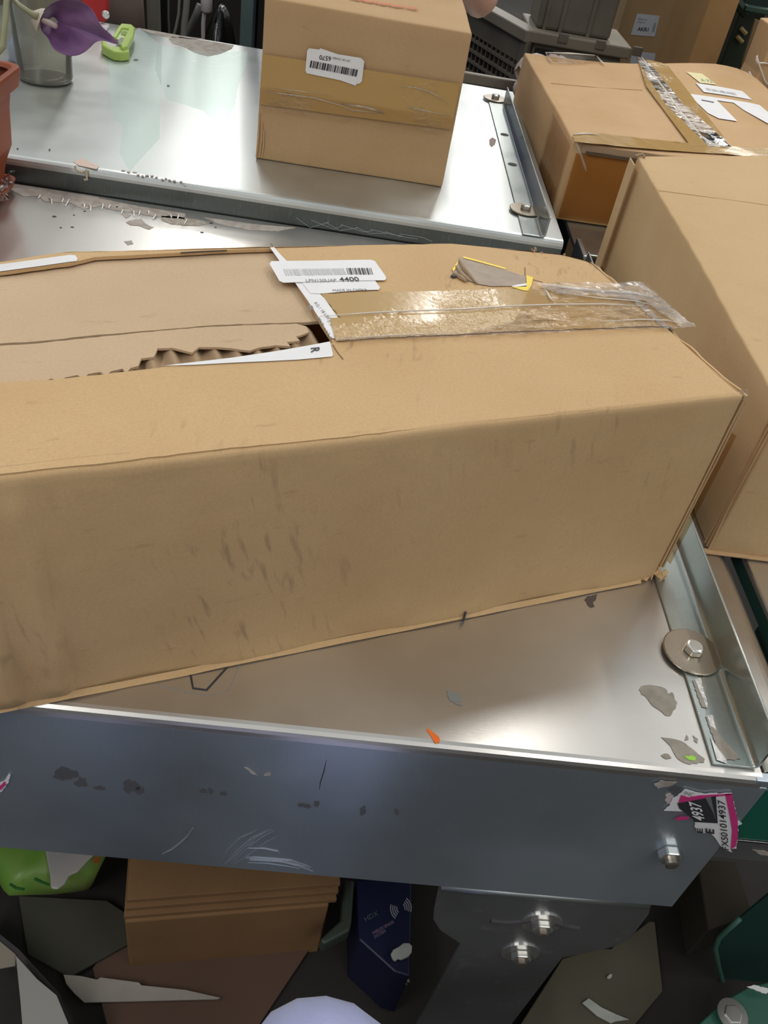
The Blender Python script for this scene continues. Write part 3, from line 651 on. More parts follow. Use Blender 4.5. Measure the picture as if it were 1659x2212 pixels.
# strip of tape over both flaps
def tp(name, px, mt, off, jag=.0008, label=None, step=.008, z=H, bumpy=0.0):
    return sheet(name, [L2(*q) for q in px], lambda x, y: H + ztop(x, y) + off + bumpy * (noise.noise(V((x * 55, y * 90, 7))) + .6 * noise.noise(V((x * 140, y * 160, 3)))), .00015, mt, B, d=.006, step=step, jag=jag, local=True, smooth=True, label=label)
tp('packing_tape', [(693, 641), (1000, 632), (1376, 620), (1432, 668), (740, 701)], AMB, .0011, label='amber packing tape, rear strip')
tp('packing_tape', [(712, 695), (1428, 664), (1478, 706), (1100, 722), (725, 744)], AMB, .0016, label='amber packing tape, front strip')
tp('packing_tape', [(724, 738), (1000, 728), (1110, 700), (1140, 626), (1395, 616), (1490, 712), (1180, 728), (722, 748)], CLR, .0027, label='clear tape layer', bumpy=.0006)
tp('packing_tape', [(1150, 622), (1382, 618), (1500, 716), (1470, 716), (1430, 690), (1390, 660), (1300, 650), (1200, 645)], CRMP, .0052, label='crumpled clear tape near the box end', step=.005, bumpy=.0018)
def ridge(px, r=.0008, nm='tape_wrinkle', mt=None):
    p2 = [L2(*q) for q in px]; pts = [Wb @ V((x, y, H + ztop(x, y) + .003)) for x, y in p2]
    MB().tube(pts, [r * .3] + [r] * (len(pts) - 2) + [r * .3], 6).go(nm, mt or mat('tape_ridge', (0.72, 0.66, 0.60), 0.18, spec=0.8), B, smooth=True)
ridge([(690, 694), (800, 687), (880, 682), (1000, 676), (1100, 670), (1200, 666), (1300, 664), (1400, 668)], .0007)
ridge([(1168, 622), (1220, 628), (1290, 634), (1360, 638), (1420, 650)], .0016)
ridge([(1170, 626), (1180, 640), (1186, 652), (1194, 660)], .0009)
ridge([(1210, 640), (1290, 650), (1370, 656), (1430, 672)], .0007)
ridge([(1300, 702), (1380, 697), (1440, 698), (1480, 708)], .0006)
ridge([(725, 744), (800, 738), (900, 732), (985, 727)], .0004)
# tape going down over the end edge
def endg(u, v):
    y = L2(1395, 618)[1] + (L2(1490, 712)[1] - L2(1395, 618)[1]) * u
    pr_ = [(-.012, .0030), (-.003, .0034), (.0016, .0005), (.003, -.004), (.0035, -.015), (.0035, -.035)]
    k = v * 5; i = min(4, int(k)); f_ = k - i; x = pr_[i][0] * (1 - f_) + pr_[i + 1][0] * f_; z = pr_[i][1] * (1 - f_) + pr_[i + 1][1] * f_
    return V((x + .001 * noise.noise(V((u * 30, v * 5, 0))), y, H + z + ztop(0, y) + .0012 * noise.noise(V((u * 22, v * 3, 4)))))
MB().grid(endg, 50, 15).go('packing_tape', CRMP, B, local=True, smooth=True)
# white labels
def lab(name, px, off, label=None, mt=PAPER):
    return sheet(name, [L2(*q) for q in px], lambda x, y: H + ztop(x, y) + off, .0002, mt, B, d=.02, step=.03, local=True, label=label)
def zp(px, py, z=H + .0): return az(px, py, z)
lab('label', [(0, 556), (60, 556), (150, 553), (163, 554), (168, 561), (166, 567), (150, 569), (80, 574), (0, 578), (-30, 580), (-30, 556)], .0008, 'white label strip at the left of the torn flap')
l1 = lab('label', [(583, 537), (592, 536), (608, 555), (665, 615), (700, 650), (748, 722), (749, 728), (744, 733), (722, 738), (714, 737), (690, 696), (664, 655), (640, 620)], .0010, 'white label strip folded along the torn edge')
l3 = lab('label', [(640, 600), (806, 608), (820, 628), (817, 633), (780, 634), (690, 641), (670, 640)], .0014, 'white label under the barcode, MADE IN CHINA')
l2 = lab('label', [(586, 569), (800, 567), (809, 570), (832, 604), (833, 610), (829, 613), (700, 615), (612, 617), (603, 613), (582, 575)], .0019, 'white barcode label ending 4400')
l4 = lab('label', [(355, 797), (420, 790), (500, 780), (600, 764), (690, 748), (712, 744), (719, 772), (716, 776), (640, 783), (500, 791), (420, 796)], .0010, 'white label strip with letter R beside the torn edge')
def zz(q, off=.0023): 
    x, y = L2(*q); return az(q[0], q[1], H + ztop(x, y) + off)
barcode([zz((752, 593)), zz((806, 593)), zz((748, 579))], INK, l2, 3, n=22, off=.0002)
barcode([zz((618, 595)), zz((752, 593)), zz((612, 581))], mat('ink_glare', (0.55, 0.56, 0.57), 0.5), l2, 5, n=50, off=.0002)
text('lettering', '4400', [zz((735, 608)), zz((777, 607)), zz((731, 599))], INK, l2, off=.0002, bold=.01)
text('lettering', 'LPN150UAP', [zz((662, 609)), zz((728, 608)), zz((660, 603))], INKG, l2, off=.0002)
text('lettering', 'MADE IN CHINA', [zz((720, 630), .0017), zz((794, 628), .0017), zz((718, 625), .0017)], INKG, l3, off=.0002)
text('lettering', 'KG / 18 LBS', [zz((678, 655), .0013), zz((708, 690), .0013), zz((684, 652), .0013)], INKG, l1, off=.0002)
text('lettering', '39.7 x 13.4', [zz((684, 686), .0013), zz((712, 732), .0013), zz((690, 684), .0013)], INKG, l1, off=.0002)
text('lettering', '1.1 OF 1', [zz((706, 694), .0013), zz((732, 728), .0013), zz((714, 692), .0013)], INKG, l1, off=.0002)
text('lettering', 'R', [zz((671, 752), .0013), zz((672, 762), .0013), zz((690, 750), .0013)], INK, l4, off=.0002, bold=.02)
text('lettering', 'R', [zz((664, 662), .0013), zz((670, 672), .0013), zz((674, 660), .0013)], INKG, l1, off=.0002, bold=.02)
# torn sticker patch near the end: bare grey board with yellow rim
tr_ = lab('torn_patch', [(978, 600), (977, 592), (984, 580), (988, 568), (993, 557), (1000, 559), (1040, 570), (1090, 585), (1136, 600), (1135, 620), (1100, 622), (1060, 623), (1030, 618), (1006, 608)], .0009, 'patch of torn board with yellow rim', mat('torn_grey_board', (0.44, 0.36, 0.29), 0.9, col2=(0.38, 0.30, 0.24), nscale=60, bump=0.5, bscale=250))
def yl(px, mt, nm='print', off=.0016):
    return sheet(nm, [L2(*q) for q in px], lambda x, y: H + ztop(x, y) + off, .0002, mt, tr_, d=.02, step=0, local=True)
yl([(1136, 598), (1151, 603), (1147, 620), (1140, 634), (1126, 632), (1103, 625), (1136, 624)], YEL)
yl([(1000, 557), (1040, 567), (1092, 582), (1090, 585), (1040, 571), (1000, 561)], YEL)
yl([(976, 586), (984, 574), (990, 563), (988, 572), (984, 584), (978, 592)], YEL)
yl([(1103, 624), (1118, 620), (1136, 617), (1136, 622), (1110, 626)], PAPER, off=.0019)
for k, ps in enumerate([[(985, 575), (1000, 596), (1014, 606)], [(992, 561), (1002, 580), (1030, 612)], [(980, 590), (996, 600), (1008, 608)]]):
    pts = [zz(q, .0022) for q in ps]
    MB().tube(pts, [.001, .0028, .001], 6).go('torn_fibre', TORN, tr_)
MB().lathe(zz((979, 598), .001), [(.003, 0), (.0025, .0018)], 10).go('torn_hole', DARKM, tr_)
for ps in ([(719, 745), (728, 760), (741, 776)], [(1134, 578), (1134, 600)], [(1126, 596), (1142, 600)], [(1150, 604), (1172, 610)], [(585, 526), (592, 536)]):
    MB().tube([zz(q, .0002) for q in ps], .0005, 5).go('cut_mark', mat('cut_brown', (0.22, 0.14, 0.08), 0.9), B)
for ps in ([(390, 546), (440, 543), (490, 541)],):
    MB().tube([zz(q, .0003) for q in ps], .0007, 5).go('cut_mark', DARKM, B)
# score line near the front fold and slack crease
MB().tube([Wb @ V((x, .012 + .001 * math.sin(x * 60), H + ztop(x, .012) - .0004)) for x in [-.73 + i * .02 for i in range(9)]], .0005, 5).go('crease', TORN, B)
# end of the box: raised double flaps and crushed corners
def wavy(x0, zlo, zhi, dx, y0, y1, mt, nm, seed, th=.0025, lean=0.0):
    def fn(u, v):
        y = y0 + (y1 - y0) * u; zt = zhi(y) if callable(zhi) else zhi
        return V((x0 + dx * noise.noise(V((u * 7, v * 2, seed))) + lean * v, y, zlo + (zt - zlo) * v))
    nn = 36; a = MB().grid(fn, nn, 6); b = MB().grid(lambda u, v: fn(u, v) + V((th, 0, 0)), nn, 6)
    m_ = MB().add(a.v, a.f).add(b.v, b.f); k = len(a.v)
    for i in range(nn): m_.f.append((i * 7 + 6, (i + 1) * 7 + 6, (i + 1) * 7 + 6 + k, i * 7 + 6 + k)); m_.f.append((i * 7, (i + 1) * 7, (i + 1) * 7 + k, i * 7 + k))
    for j in range(6): m_.f.append((j, j + 1, j + 1 + k, j + k)); q = nn * 7; m_.f.append((q + j, q + j + 1, q + j + 1 + k, q + j + k))
    return m_.go(nm, mt, B, local=True, smooth=False)
wavy(.0035, .006, lambda y: H - .003 + .0035 * noise.noise(V((y * 40, 0, 3))) + ztop(0, y), .003, .002, DB - .012, KT, 'end_flap', 1)
wavy(.0105, .012, lambda y: H - .012 + .004 * noise.noise(V((y * 30, 0, 9))) + ztop(0, y), .006, .004, DB - .03, KD, 'end_flap', 5, lean=-.002)
wavy(.0155, .02, lambda y: H * .80 + .004 * noise.noise(V((y * 30, 0, 19))), .004, .000, .20, film('amber_tape_end', (.84, .74, .60), .03, .5, 70, (1, 1, 1), .2), 'packing_tape', 8, th=.0004)
def crumple(c, s_, seed, nm='crushed_corner', mt=TORN, n=7):
    rd = random.Random(seed); c = V(c); mb = MB()
    for k in range(n):
        a = V([rd.uniform(-s_, s_) for _ in range(3)]); d = V([rd.uniform(-1, 1) for _ in range(3)]).normalized() * s_ * .8; e_ = d.orthogonal().normalized() * s_ * rd.uniform(.4, .8)
        pts = [c + a - d - e_, c + a + d - e_ * .6, c + a + d * .7 + e_, c + a - d * .8 + e_ * .7]
        for p in pts: p.z = max(p.z, .002)
        nr = (pts[1] - pts[0]).cross(pts[2] - pts[0]).normalized() * .0012
        mb.prism(pts, nr)
    return mb.go(nm, mt, B, local=True)
crumple((.004, .000, .008), .006, 11, n=9, mt=KT); crumple((-.014, .0, .006), .005, 12, mt=KT)
crumple((.006, .004, H - .006), .005, 13, mt=TORN); crumple((-.012, DB - .012, H - .022), .006, 14, mt=TORN); crumple((-.045, DB - .004, H - .016), .005, 15, mt=TORN, n=6)
crumple((.004, DB - .06, H - .012), .005, 16, mt=TORN, n=6)
# loose lower edge lip along the front foot
def lip(u, v):
    x = -.02 - u * .80; yb = -.0025 - .0018 * abs(noise.noise(V((x * 12, 0, 1))))
    return V((x, yb * (1 - v) + v * .001 - .001, .0015 + .005 * v + .0012 * noise.noise(V((x * 20, v, 4)))))
MB().grid(lip, 90, 2).go('bottom_fold', KT, B, local=True, smooth=True)
MB().tube([Wb @ V((-.247, -.0045, .001)), Wb @ V((-.247, -.004, .012))], .0014, 5).go('cut_mark', DARKM, B)

# ================================================================== BOX WITH BARCODE on the far bench
def cbox(name, loc, yaw, L_, W_, H_, mt, label, r=.004, amp=.0018, seed=1, step=.02, zf=None, cat='box', group=None, warp=None):
    b = thing(name, loc, label, cat, group, yaw)
    vs, fs = carton(L_, W_, H_, r, step, amp, seed, zf=zf, warp=warp)
    part('body', vs, fs, mt, b, local=True, smooth=True); return b
A0 = V((-.187, 1.704, ZF))
A = cbox('cardboard_box', A0, .003, .366, .30, .275, KA, 'small brown box on the back bench with 6570 barcode label', seed=5)
YA = 1.7022
def aA(px, py): return ay(px, py, YA)
def dA(nm, px, mt, off, par=None, label=None, th=.0002): return decal(nm, [aA(*q) for q in px], mt, par or A, off=off, th=th, label=label)
def tapeA(px0, px1, px2, px3, off, mt, label, bumpy):
    P = [aA(*q) for q in (px0, px1, px2, px3)]
    def fn(u, v):
        p = P[0].lerp(P[1], u).lerp(P[3].lerp(P[2], u), v); return p + V((0, -off - bumpy * abs(noise.noise(V((p.x * 14, p.z * 60, 2)))) - bumpy * .5 * noise.noise(V((p.x * 60, p.z * 110, 6))), 0))
    return MB().grid(fn, 60, 10).go('packing_tape', mt, A, smooth=True, label=label)
tapeA((567, 116), (994, 181), (975, 279), (561, 224), .0022, AMB, 'broad amber tape across the front', .0007)
tapeA((562, 186), (979, 255), (974, 287), (561, 234), .0034, CLR, 'clear tape strip', .0012)
for px, r in (([(570,196),(620,202),(680,210),(735,226),(760,236),(830,244)], .0011), ([(862,184),(900,188),(935,200),(970,224)], .0011), ([(737,222),(790,230),(830,242)], .0022), ([(880,230),(900,234),(978,250)], .0013), ([(575,186),(640,194),(720,206)], .0007)):
    MB().tube([aA(*q) + V((0, -.0045, 0)) for q in px], [r * .3] + [r] * (len(px) - 2) + [r * .3], 6).go('tape_wrinkle', CRMP, A, smooth=True)
la = dA('label', [(668,103),(690,106),(692,103),(730,116),(780,124),(787,131),(782,174),(777,179),(770,180),(769,184),(735,172),(663,157),(660,151),(664,108)], PAPER, .0042, label='white barcode label reading 6570')
Q = [aA(*q) + V((0, -.0048, 0)) for q in ((771, 163), (670, 143), (774, 149))]
barcode([aA(*q) + V((0, -.0048, 0)) for q in ((669, 144), (770, 164), (672, 129))], INK, la, 9, n=44, off=.0002)
text('lettering', '6570', [aA(*q) + V((0, -.0048, 0)) for q in ((716, 121), (691, 117), (714.5, 131))][:3], INK, la, off=.0002, bold=.01)
text('lettering', 'LPN RR HN4880', [aA(*q) + V((0, -.0048, 0)) for q in ((757, 128), (719, 121), (756, 133))], INKG, la, off=.0002)
ZA = ZF + .277
text('printed_text', 'XH NanNanHaoFang', [az(*q, ZA) for q in ((902, 24), (752, 0), (905, 17))], INKR, A, off=.0004, bold=.02, label='faded red characters printed on the lid')
for k, (x, z0, z1) in enumerate(((-.1865, .048, .13), (-.180, .05, .115), (-.176, .05, .10))):
    MB().tube([(x, YA - .0008, z0), (x + .002, YA - .0014, (z0 + z1) / 2), (x + .001, YA - .0006, z1)], .0014, 6).go('corner_crease', KD, A)

# ================================================================== PLAIN BOX on the conveyor (right)
HC = .206
C = thing('cardboard_box', (.478, .76, 0), 'plain brown box on the right, tan lid with faint score lines', 'box')
base = [(.480, .762), (.800, .760), (.805, 1.705), (.489, 1.556)]
def Cmap(u, v): 
    a = V(base[0]).lerp(V(base[1]), u); b = V(base[3]).lerp(V(base[2]), u); return a.lerp(b, v)
def cf(o, p):
    q = Cmap(o.x / .33, o.y / .80); return V((q.x + .0006 * math.sin(o.y * 90), q.y, o.z))
vs, fs = carton(.33, .80, HC, .004, .025, .0016, 8, warp=cf)
part('body', vs, fs, KC, C, smooth=True)
for yy in (1.39, 1.06):
    pts = [V((.486 + .002, yy, HC + .0009)), V((.64, yy + .012, HC + .0012)), V((.798, yy + .02, HC + .0009))]
    MB().tube([p - V((0, 0, .0007)) for p in pts], .0004, 5).go('score_line', KD, C)
for k in range(3):
    MB().tube([V((.4795 - .0006 * k, .762 + .006 * k, .004)), V((.480 + .001 * k, .768 + .005 * k, .08)), V((.4785, .765 + .007 * k, HC * .9))], .0016, 6).go('corner_crease', KD, C)
mbx = MB().box((.472, .756, .001), (.60, .764, .004)); mbx.go('bottom_fold', KD, C, bevel=.001)
MB().box((.4758, 1.515, .004), (.4782, 1.552, HC - .004)).go('side_flap', KC, C, bevel=.001)
MB().tube([V((.484, 1.55, HC)), V((.496, 1.553, HC + .004)), V((.50, 1.548, HC + .001))], .0025, 6).go('torn_corner', TORN, C)

# ================================================================== BIG TAPED BOX behind it
D = thing('cardboard_box', (.418, 1.752, 0), 'large brown box at the right back with shiny tape and white labels', 'box', rotz=math.radians(2.0))
LD, WD, HD = .62, .68, .157
def dz(x, y):
    u = max(0, x) / .50; k = min(1, u) ** 1.7 if u < 1 else 1 - .45 * min(1, (u - 1) / .24) ** 2
    k = k * k * (3 - 2 * k) * .5 + k * .5
    return .046 * k * (.30 + .70 * max(0, min(1, y / WD)))
vs, fs = carton(LD, WD, HD, .005, .03, .002, 12, zf=dz)
part('body', vs, fs, KD, D, local=True, smooth=True)
Wd = WM[D]; Id = Wd.inverted()
def LD2(px, py):
    z = HD
    for _ in range(12):
        p = Id @ az(px, py, z); z = HD + dz(p.x, p.y)
    return (p.x, p.y)
def zDp(q):
    x, y = LD2(*q); return Wd @ V((x, y, HD + dz(x, y) + .0032))
def sD(nm, px, mt, off, label=None, bumpy=0.0, step=.02, jag=0.0, par=None):
    return sheet(nm, [LD2(*q) for q in px], lambda x, y: HD + dz(x, y) + off + bumpy * (noise.noise(V((x * 40, y * 30, 7))) + .6 * noise.noise(V((x * 110, y * 90, 3)))), .0003, mt, par or D, d=.02, step=step, jag=jag, local=True, smooth=True, label=label)
sD('packing_tape', [(1376, 127), (1440, 142), (1580, 322), (1490, 318), (1395, 190)], AMB, .0035, 'long amber tape strip', .0008, .012)
sD('packing_tape', [(1372, 127), (1392, 131), (1418, 160), (1470, 225), (1578, 322), (1530, 322), (1440, 235), (1390, 160)], CLR, .0052, 'wrinkled clear tape', .0022, .010)
sD('packing_tape', [(1236, 294), (1300, 292), (1659, 325), (1659, 346), (1560, 336), (1240, 310)], AMB, .0035, 'amber tape along the front edge', .001, .012)
sD('packing_tape', [(1177, 117), (1290, 122), (1302, 140), (1240, 142), (1185, 138)], CLR, .004, 'clear tape scrap', .001, .015)
def rD(px, r, mt=None):
    pts = [Wd @ V((LD2(*q)[0], LD2(*q)[1], HD + dz(*LD2(*q)) + .005)) for q in px]
    MB().tube(pts, [r * .4] + [r] * (len(pts) - 2) + [r * .4], 6).go('tape_wrinkle', mt or mat('tape_ridge', (0, 0, 0)), D, smooth=True)
rD([(1177, 118), (1230, 120), (1284, 124)], .0022); rD([(1178, 119), (1186, 133), (1192, 139)], .0015); rD([(1192, 139), (1235, 141)], .0015); rD([(1288, 126), (1300, 140), (1305, 144)], .0022)
rD([(1378, 128), (1395, 146), (1415, 172), (1440, 205), (1465, 242), (1500, 284), (1530, 318)], .0013)
rD([(1385, 128), (1392, 138), (1400, 150)], .0025)
rD([(1500, 290), (1540, 318), (1572, 324)], .0022); rD([(1620, 342), (1659, 345)], .003)
rD([(1236, 296), (1262, 294), (1290, 296)], .0022)
y1 = sD('label', [(1481, 157), (1516, 161), (1547, 185), (1512, 181)], PAPY, .0022, 'small yellow sticker')
text('lettering', 'A 72', [zDp(q) for q in ((1516, 178), (1540, 182), (1510, 172))], mat('ink_green', (0.15, 0.35, 0.28), .6), y1, off=.0004)
y2 = sD('label', [(1502, 181), (1603, 199), (1624, 218), (1520, 201)], PAPER, .0022, 'narrow white label')
text('lettering', 'RETURN LABEL INSIDE', [zDp(q) for q in ((1528, 198), (1592, 209), (1522, 193))], INKG, y2, off=.0004)
y3 = sD('label', [(1484, 204), (1640, 229), (1659, 245), (1700, 290), (1656, 268), (1606, 240), (1584, 224), (1548, 219), (1592, 264), (1552, 258), (1528, 246)], PAPER, .0022, 'white label torn into two strips')
MB().tube([zDp(q) for q in ((1514, 219), (1530, 222), (1541, 224))], .0012, 5).go('print', INKG, y3)
for ps in (([(1190, 180), (1300, 190), (1388, 195)]),):
    MB().tube([Wd @ V((LD2(*q)[0], LD2(*q)[1], HD + dz(*LD2(*q)) + .0002)) for q in ps], .0006, 5).go('score_line', KA, D)
# open edge of the front flap, dark layered board under the tape
MB().grid(lambda u, v: V((.02 + u * (LD - .04), -.0035 - .001 * noise.noise(V((u * 20, v, 1))), HD - .002 - .016 * v + .003 * noise.noise(V((u * 12, 3, 1))) + dz(u * LD, 0))), 60, 2).go('flap_edge', TORN, D, local=True)
MB().grid(lambda u, v: V((.03 + u * (LD - .06), -.006 - .001 * noise.noise(V((u * 20, v, 1))), HD - .013 - .006 * v + .003 * noise.noise(V((u * 12, 3, 1))) + dz(u * LD, 0))), 60, 2).go('flap_edge', mat('dark_gap', (0.10, 0.065, 0.04), .9), D, local=True)
MB().grid(lambda u, v: V((.012 + u * .56, -.004 - .0015 * noise.noise(V((u * 20, v * 6, 1))), HD - .020 - .13 * v)), 40, 10).go('packing_tape', film('amber_film', (.74, .58, .38), .01, .5, 30, (1, 1, 1), .25), D, local=True, smooth=True)
MB().grid(lambda u, v: V((-.003 - .0012 * noise.noise(V((u * 12, v * 6, 1))), .01 + u * .20, HD - .008 - .14 * v)), 24, 10).go('packing_tape', film('amber_film2', (.93, .84, .68), .02, .5, 25, (1, 1, 1), .25), D, local=True, smooth=True)
cu_ = [Wd @ V(p) for p in ((.005, -.006, HD), (.02, -.012, HD - .02), (.034, -.014, HD - .04), (.040, -.013, HD - .05))]
MB().tube(cu_, [.003, .002, .0025, .001], 6).go('tape_shred', CRMP, D)
text('printed_text', 'STH HH 8', [ax(*q, .4135) for q in ((1172, 300), (1176, 232), (1162, 290))], mat('ink_brown', (0.16, 0.09, 0.05), .8), D, off=.002, label='faint dark lettering on the side')
single('crumpled_sack', az(1130, 178, .0), 'pale crumpled plastic sack peeping out behind the large taped box', 'sack',
       *(lambda m_: (m_.v, m_.f))(MB().grid(lambda u, v: V((.42 + .22 * u + .02 * noise.noise(V((u * 6, v * 6, 1))), 2.50 + .16 * math.sin(v * math.pi) * 1 + .02 * noise.noise(V((u * 9, v * 6, 4))), max(-.03, -.03 + .165 * math.sin(v * math.pi * .5) * (1 - abs(u - .45) ** 3 * 3) + .02 * noise.noise(V((u * 10, v * 6, 9)))))), 24, 14)),
       mat('sack_pale', (0.60, 0.50, 0.46), 0.4, col2=(0.62, 0.40, 0.42), nscale=12, ramp=(.5, .7)), smooth=True)

# ================================================================== LEFT: planter, jar, calla, cutter
# square terracotta planter
PC = (-.675, 1.40)
def sq(cx, cy, hw, z, r=.02, n=5):
    out = []
    for (sx, sy, a0_) in ((1, 1, 0), (-1, 1, 90), (-1, -1, 180), (1, -1, 270)):
        for k in range(n + 1):
            a = math.radians(a0_ + 90 * k / n); out.append(V((cx + sx * (hw - r) + r * math.cos(a), cy + sy * (hw - r) + r * math.sin(a), z)))
    return out
def loft(rings, cap=True):
    n = len(rings[0]); vs = [p for r_ in rings for p in r_]
    f = [(i * n + k, i * n + (k + 1) % n, (i + 1) * n + (k + 1) % n, (i + 1) * n + k) for i in range(len(rings) - 1) for k in range(n)]
    if cap: f.append(tuple(range(n))[::-1])
    return vs, f
TC = mat('terracotta_plastic', (0.24, 0.055, 0.02), 0.5, col2=(0.28, 0.068, 0.028), nscale=8, spec=.3)
P = thing('planter', (PC[0], PC[1], 0.0), 'terracotta plastic planter on the near bench at the left edge', 'planter')
h0 = .085; zr = .20
vs, fs = loft([sq(*PC, h0, .004), sq(*PC, h0 + .002, .01), sq(*PC, .100, .08), sq(*PC, .112, zr - .03), sq(*PC, .114, zr - .025), sq(*PC, .110, zr - .02), sq(*PC, .105, .08), sq(*PC, .08, .012)])
part('pot', vs, fs, TC, P, smooth=False)
vs, fs = loft([sq(*PC, .113, zr - .032), sq(*PC, .122, zr - .030), sq(*PC, .126, zr - .004), sq(*PC, .124, zr), sq(*PC, .116, zr), sq(*PC, .112, zr - .006)], cap=False)
part('rim', vs, fs, TC, P, bevel=.0015)
vs, fs = loft([sq(*PC, .088, .0008), sq(*PC, .100, .010), sq(*PC, .104, .022), sq(*PC, .100, .022), sq(*PC, .09, .006)])
part('saucer', vs, fs, TC, P, label='terracotta saucer under the pot')
MB().grid(lambda u, v: V((PC[0] - .11 + .22 * u, PC[1] - .11 + .22 * v, zr - .035 + .008 * noise.noise(V((u * 9, v * 9, 0))))), 20, 20).go('soil', mat('soil', (0.05, 0.03, 0.02), .9, bump=.8, bscale=60), P)
MB().grid(lambda u, v: V((PC[0] + .095 + .018 * noise.noise(V((u * 6, v * 6, 2))) + .012 * v, PC[1] - .09 + u * .17, .006 + .035 * v + .008 * noise.noise(V((u * 12, v * 5, 5))))), 24, 8).go('film_wrap', film('wrap_film', (.95, .88, .85), .12, 1.0, 60, (1, 1, 1), .12), P, smooth=True, label='crumpled clear film round the saucer')
# calla lily growing out of the planter
CL = thing('artificial_calla', (PC[0] + .06, PC[1] + .03, zr - .03), 'artificial purple calla lily bending over the clear jar', 'flower')
STEM = mat('stem_green', (0.22, 0.22, 0.12), 0.45, col2=(0.30, 0.29, 0.18), nscale=30)
b0 = V((-.590, 1.44, zr))
stem = [V((b0.x, 1.44, zr - .035)), V((b0.x, 1.44, zr)), ay(6, 100, 1.45), ay(12, 30, 1.48), ay(16, -20, 1.50), ay(24, -6, 1.51), ay(40, 10, 1.51), ay(62, 26, 1.51), ay(82, 36, 1.51)]
MB().tube(stem, [.006, .006, .0055, .005, .004, .0038, .0038, .004, .006], 10).go('stem', STEM, CL, smooth=True)
YC = 1.51
thr = [ay(*q, YC) for q in ((80, 36), (96, 38))]
# spathe: flared heart shaped sheet round the throat, drawn to a curled tip
PUR = mat('spathe_purple', (0.13, 0.045, 0.17), 0.5, col2=(0.22, 0.10, 0.25), nscale=18, stretch=(1, 1, 3), sheen=.3)
outl = [(86,60),(84,42),(92,24),(104,10),(124,0),(146,-4),(170,-2),(190,10),(206,28),(216,46),(224,62),(240,74),(256,90),(258,96),(246,97),(226,88),(212,88),(200,98),(192,108),(176,119),(152,124),(134,119),(120,110),(110,98),(102,82),(92,72)]
cen = ay(100, 50, YC + .012)
def spf(i, v):
    p = ay(*outl[i % len(outl)], YC - .022 + .03 * math.cos(i / len(outl) * 2 * math.pi))
    q = cen.lerp(p, v); q.y += .020 * (1 - v) ** 2 + .012 * math.sin(v * math.pi) + .004 * math.sin(i * 1.9) * v * v
    return q
NO = len(outl); vs = [spf(i, j / 8) for j in range(1, 9) for i in range(NO)]
fs = [(j * NO + i, j * NO + (i + 1) % NO, (j + 1) * NO + (i + 1) % NO, (j + 1) * NO + i) for j in range(7) for i in range(NO)]
sp = part('spathe', vs, fs, PUR, CL, smooth=True, label='purple spathe with curled tip')
so = sp.modifiers.new('thick', 'SOLIDIFY'); so.thickness = .0012
ss = sp.modifiers.new('sub', 'SUBSURF'); ss.levels = 1; ss.render_levels = 1
MB().tube([ay(70, 34, YC + .01), ay(82, 40, YC + .012), ay(92, 46, YC + .012)], [.008, .016, .020], 18, cap=False).go('throat', mat('throat_cream', (0.50, 0.44, 0.36), .6), CL, smooth=True, label='cream throat')
MB().tube([ay(92, 44, YC), ay(108, 50, YC - .012), ay(122, 57, YC - .016), ay(125, 58, YC - .016)], [.004, .0048, .0042, .001], 12).go('spadix', mat('spadix', (0.40, 0.30, 0.30), .6), CL, smooth=True, label='pale spadix')
# clear plastic jar
JC = az(88, 182, ZF); JC.y += .035
jar = thing('clear_jar', (JC.x, JC.y, ZF), 'tall clear plastic jar on the back bench behind the purple flower', 'jar')
JM = film('jar_plastic', (0.84, 0.84, 0.80), 0.03, 0.1, 8, (1, 1, .1), 0.10, 0.16, (0.45, 0.43, 0.38))
MB().lathe((JC.x, JC.y, ZF), [(.048, .001), (.054, .004), (.056, .012), (.057, .14), (.058, .27), (.0565, .27), (.0555, .14), (.0545, .012), (.05, .008)], 48, cap=False).go('wall', JM, jar, smooth=True)
MB().lathe((JC.x, JC.y, ZF), [(.05, .001), (.052, .006), (.03, .010), (.005, .012)], 40).go('jar_base', mat('jar_base', (0.10, 0.10, 0.09), .2, alpha=.75), jar, smooth=True, label='dark thick jar base')
# bottle behind
bc = az(22, 165, ZF)
MB().lathe((bc.x - .01, bc.y + .12, ZF + .0005), [(.030, 0), (.032, .006), (.032, .035), (.016, .052), (.012, .06), (.014, .09), (.02, .14), (.02, .15)], 28).one('bottle', (bc.x - .01, bc.y + .12, ZF), 'pale blue-grey bottle behind the clear jar at the left edge', 'bottle', mat('bottle_blue', (0.30, 0.36, 0.44), .3, col2=(.2, .2, .24), nscale=9), smooth=True)
# lime safety cutter
LIM = mat('lime_plastic', (0.36, 0.50, 0.10), 0.42, col2=(.40, .54, .13), nscale=20)
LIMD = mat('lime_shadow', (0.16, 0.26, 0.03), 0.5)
K = thing('safety_cutter', az(250, 118, ZF), 'lime green safety cutter lying folded on the back bench', 'cutter')
def kz(px, py, z): return az(px, py, ZF + z)
MB().prism([kz(*q, .022) for q in ((219,88),(226,86),(240,100),(262,99),(279,101),(279,110),(262,112),(244,110),(232,104),(219,96))], (0, 0, -.021)).go('handle', LIM, K, bevel=.004, seg=3)
MB().prism([kz(*q, .030) for q in ((242,78),(256,56),(262,50),(284,52),(291,58),(288,76),(276,98),(264,102),(260,95),(270,76),(278,60),(264,58),(250,80))], (0, 0, -.014)).go('blade_arm', LIM, K, bevel=.003, seg=3)
MB().prism([kz(*q, .024) for q in ((246,80),(258,60),(282,60),(274,76),(264,96),(256,86))], (0, 0, -.010)).go('inner_tray', mat('lime_pale', (0.50, 0.58, 0.30), .5), K, bevel=.001)
MB().prism([kz(*q, .0255) for q in ((262,68),(270,66),(276,70),(270,76),(262,74))], (0, 0, -.001)).go('slot', LIMD, K)
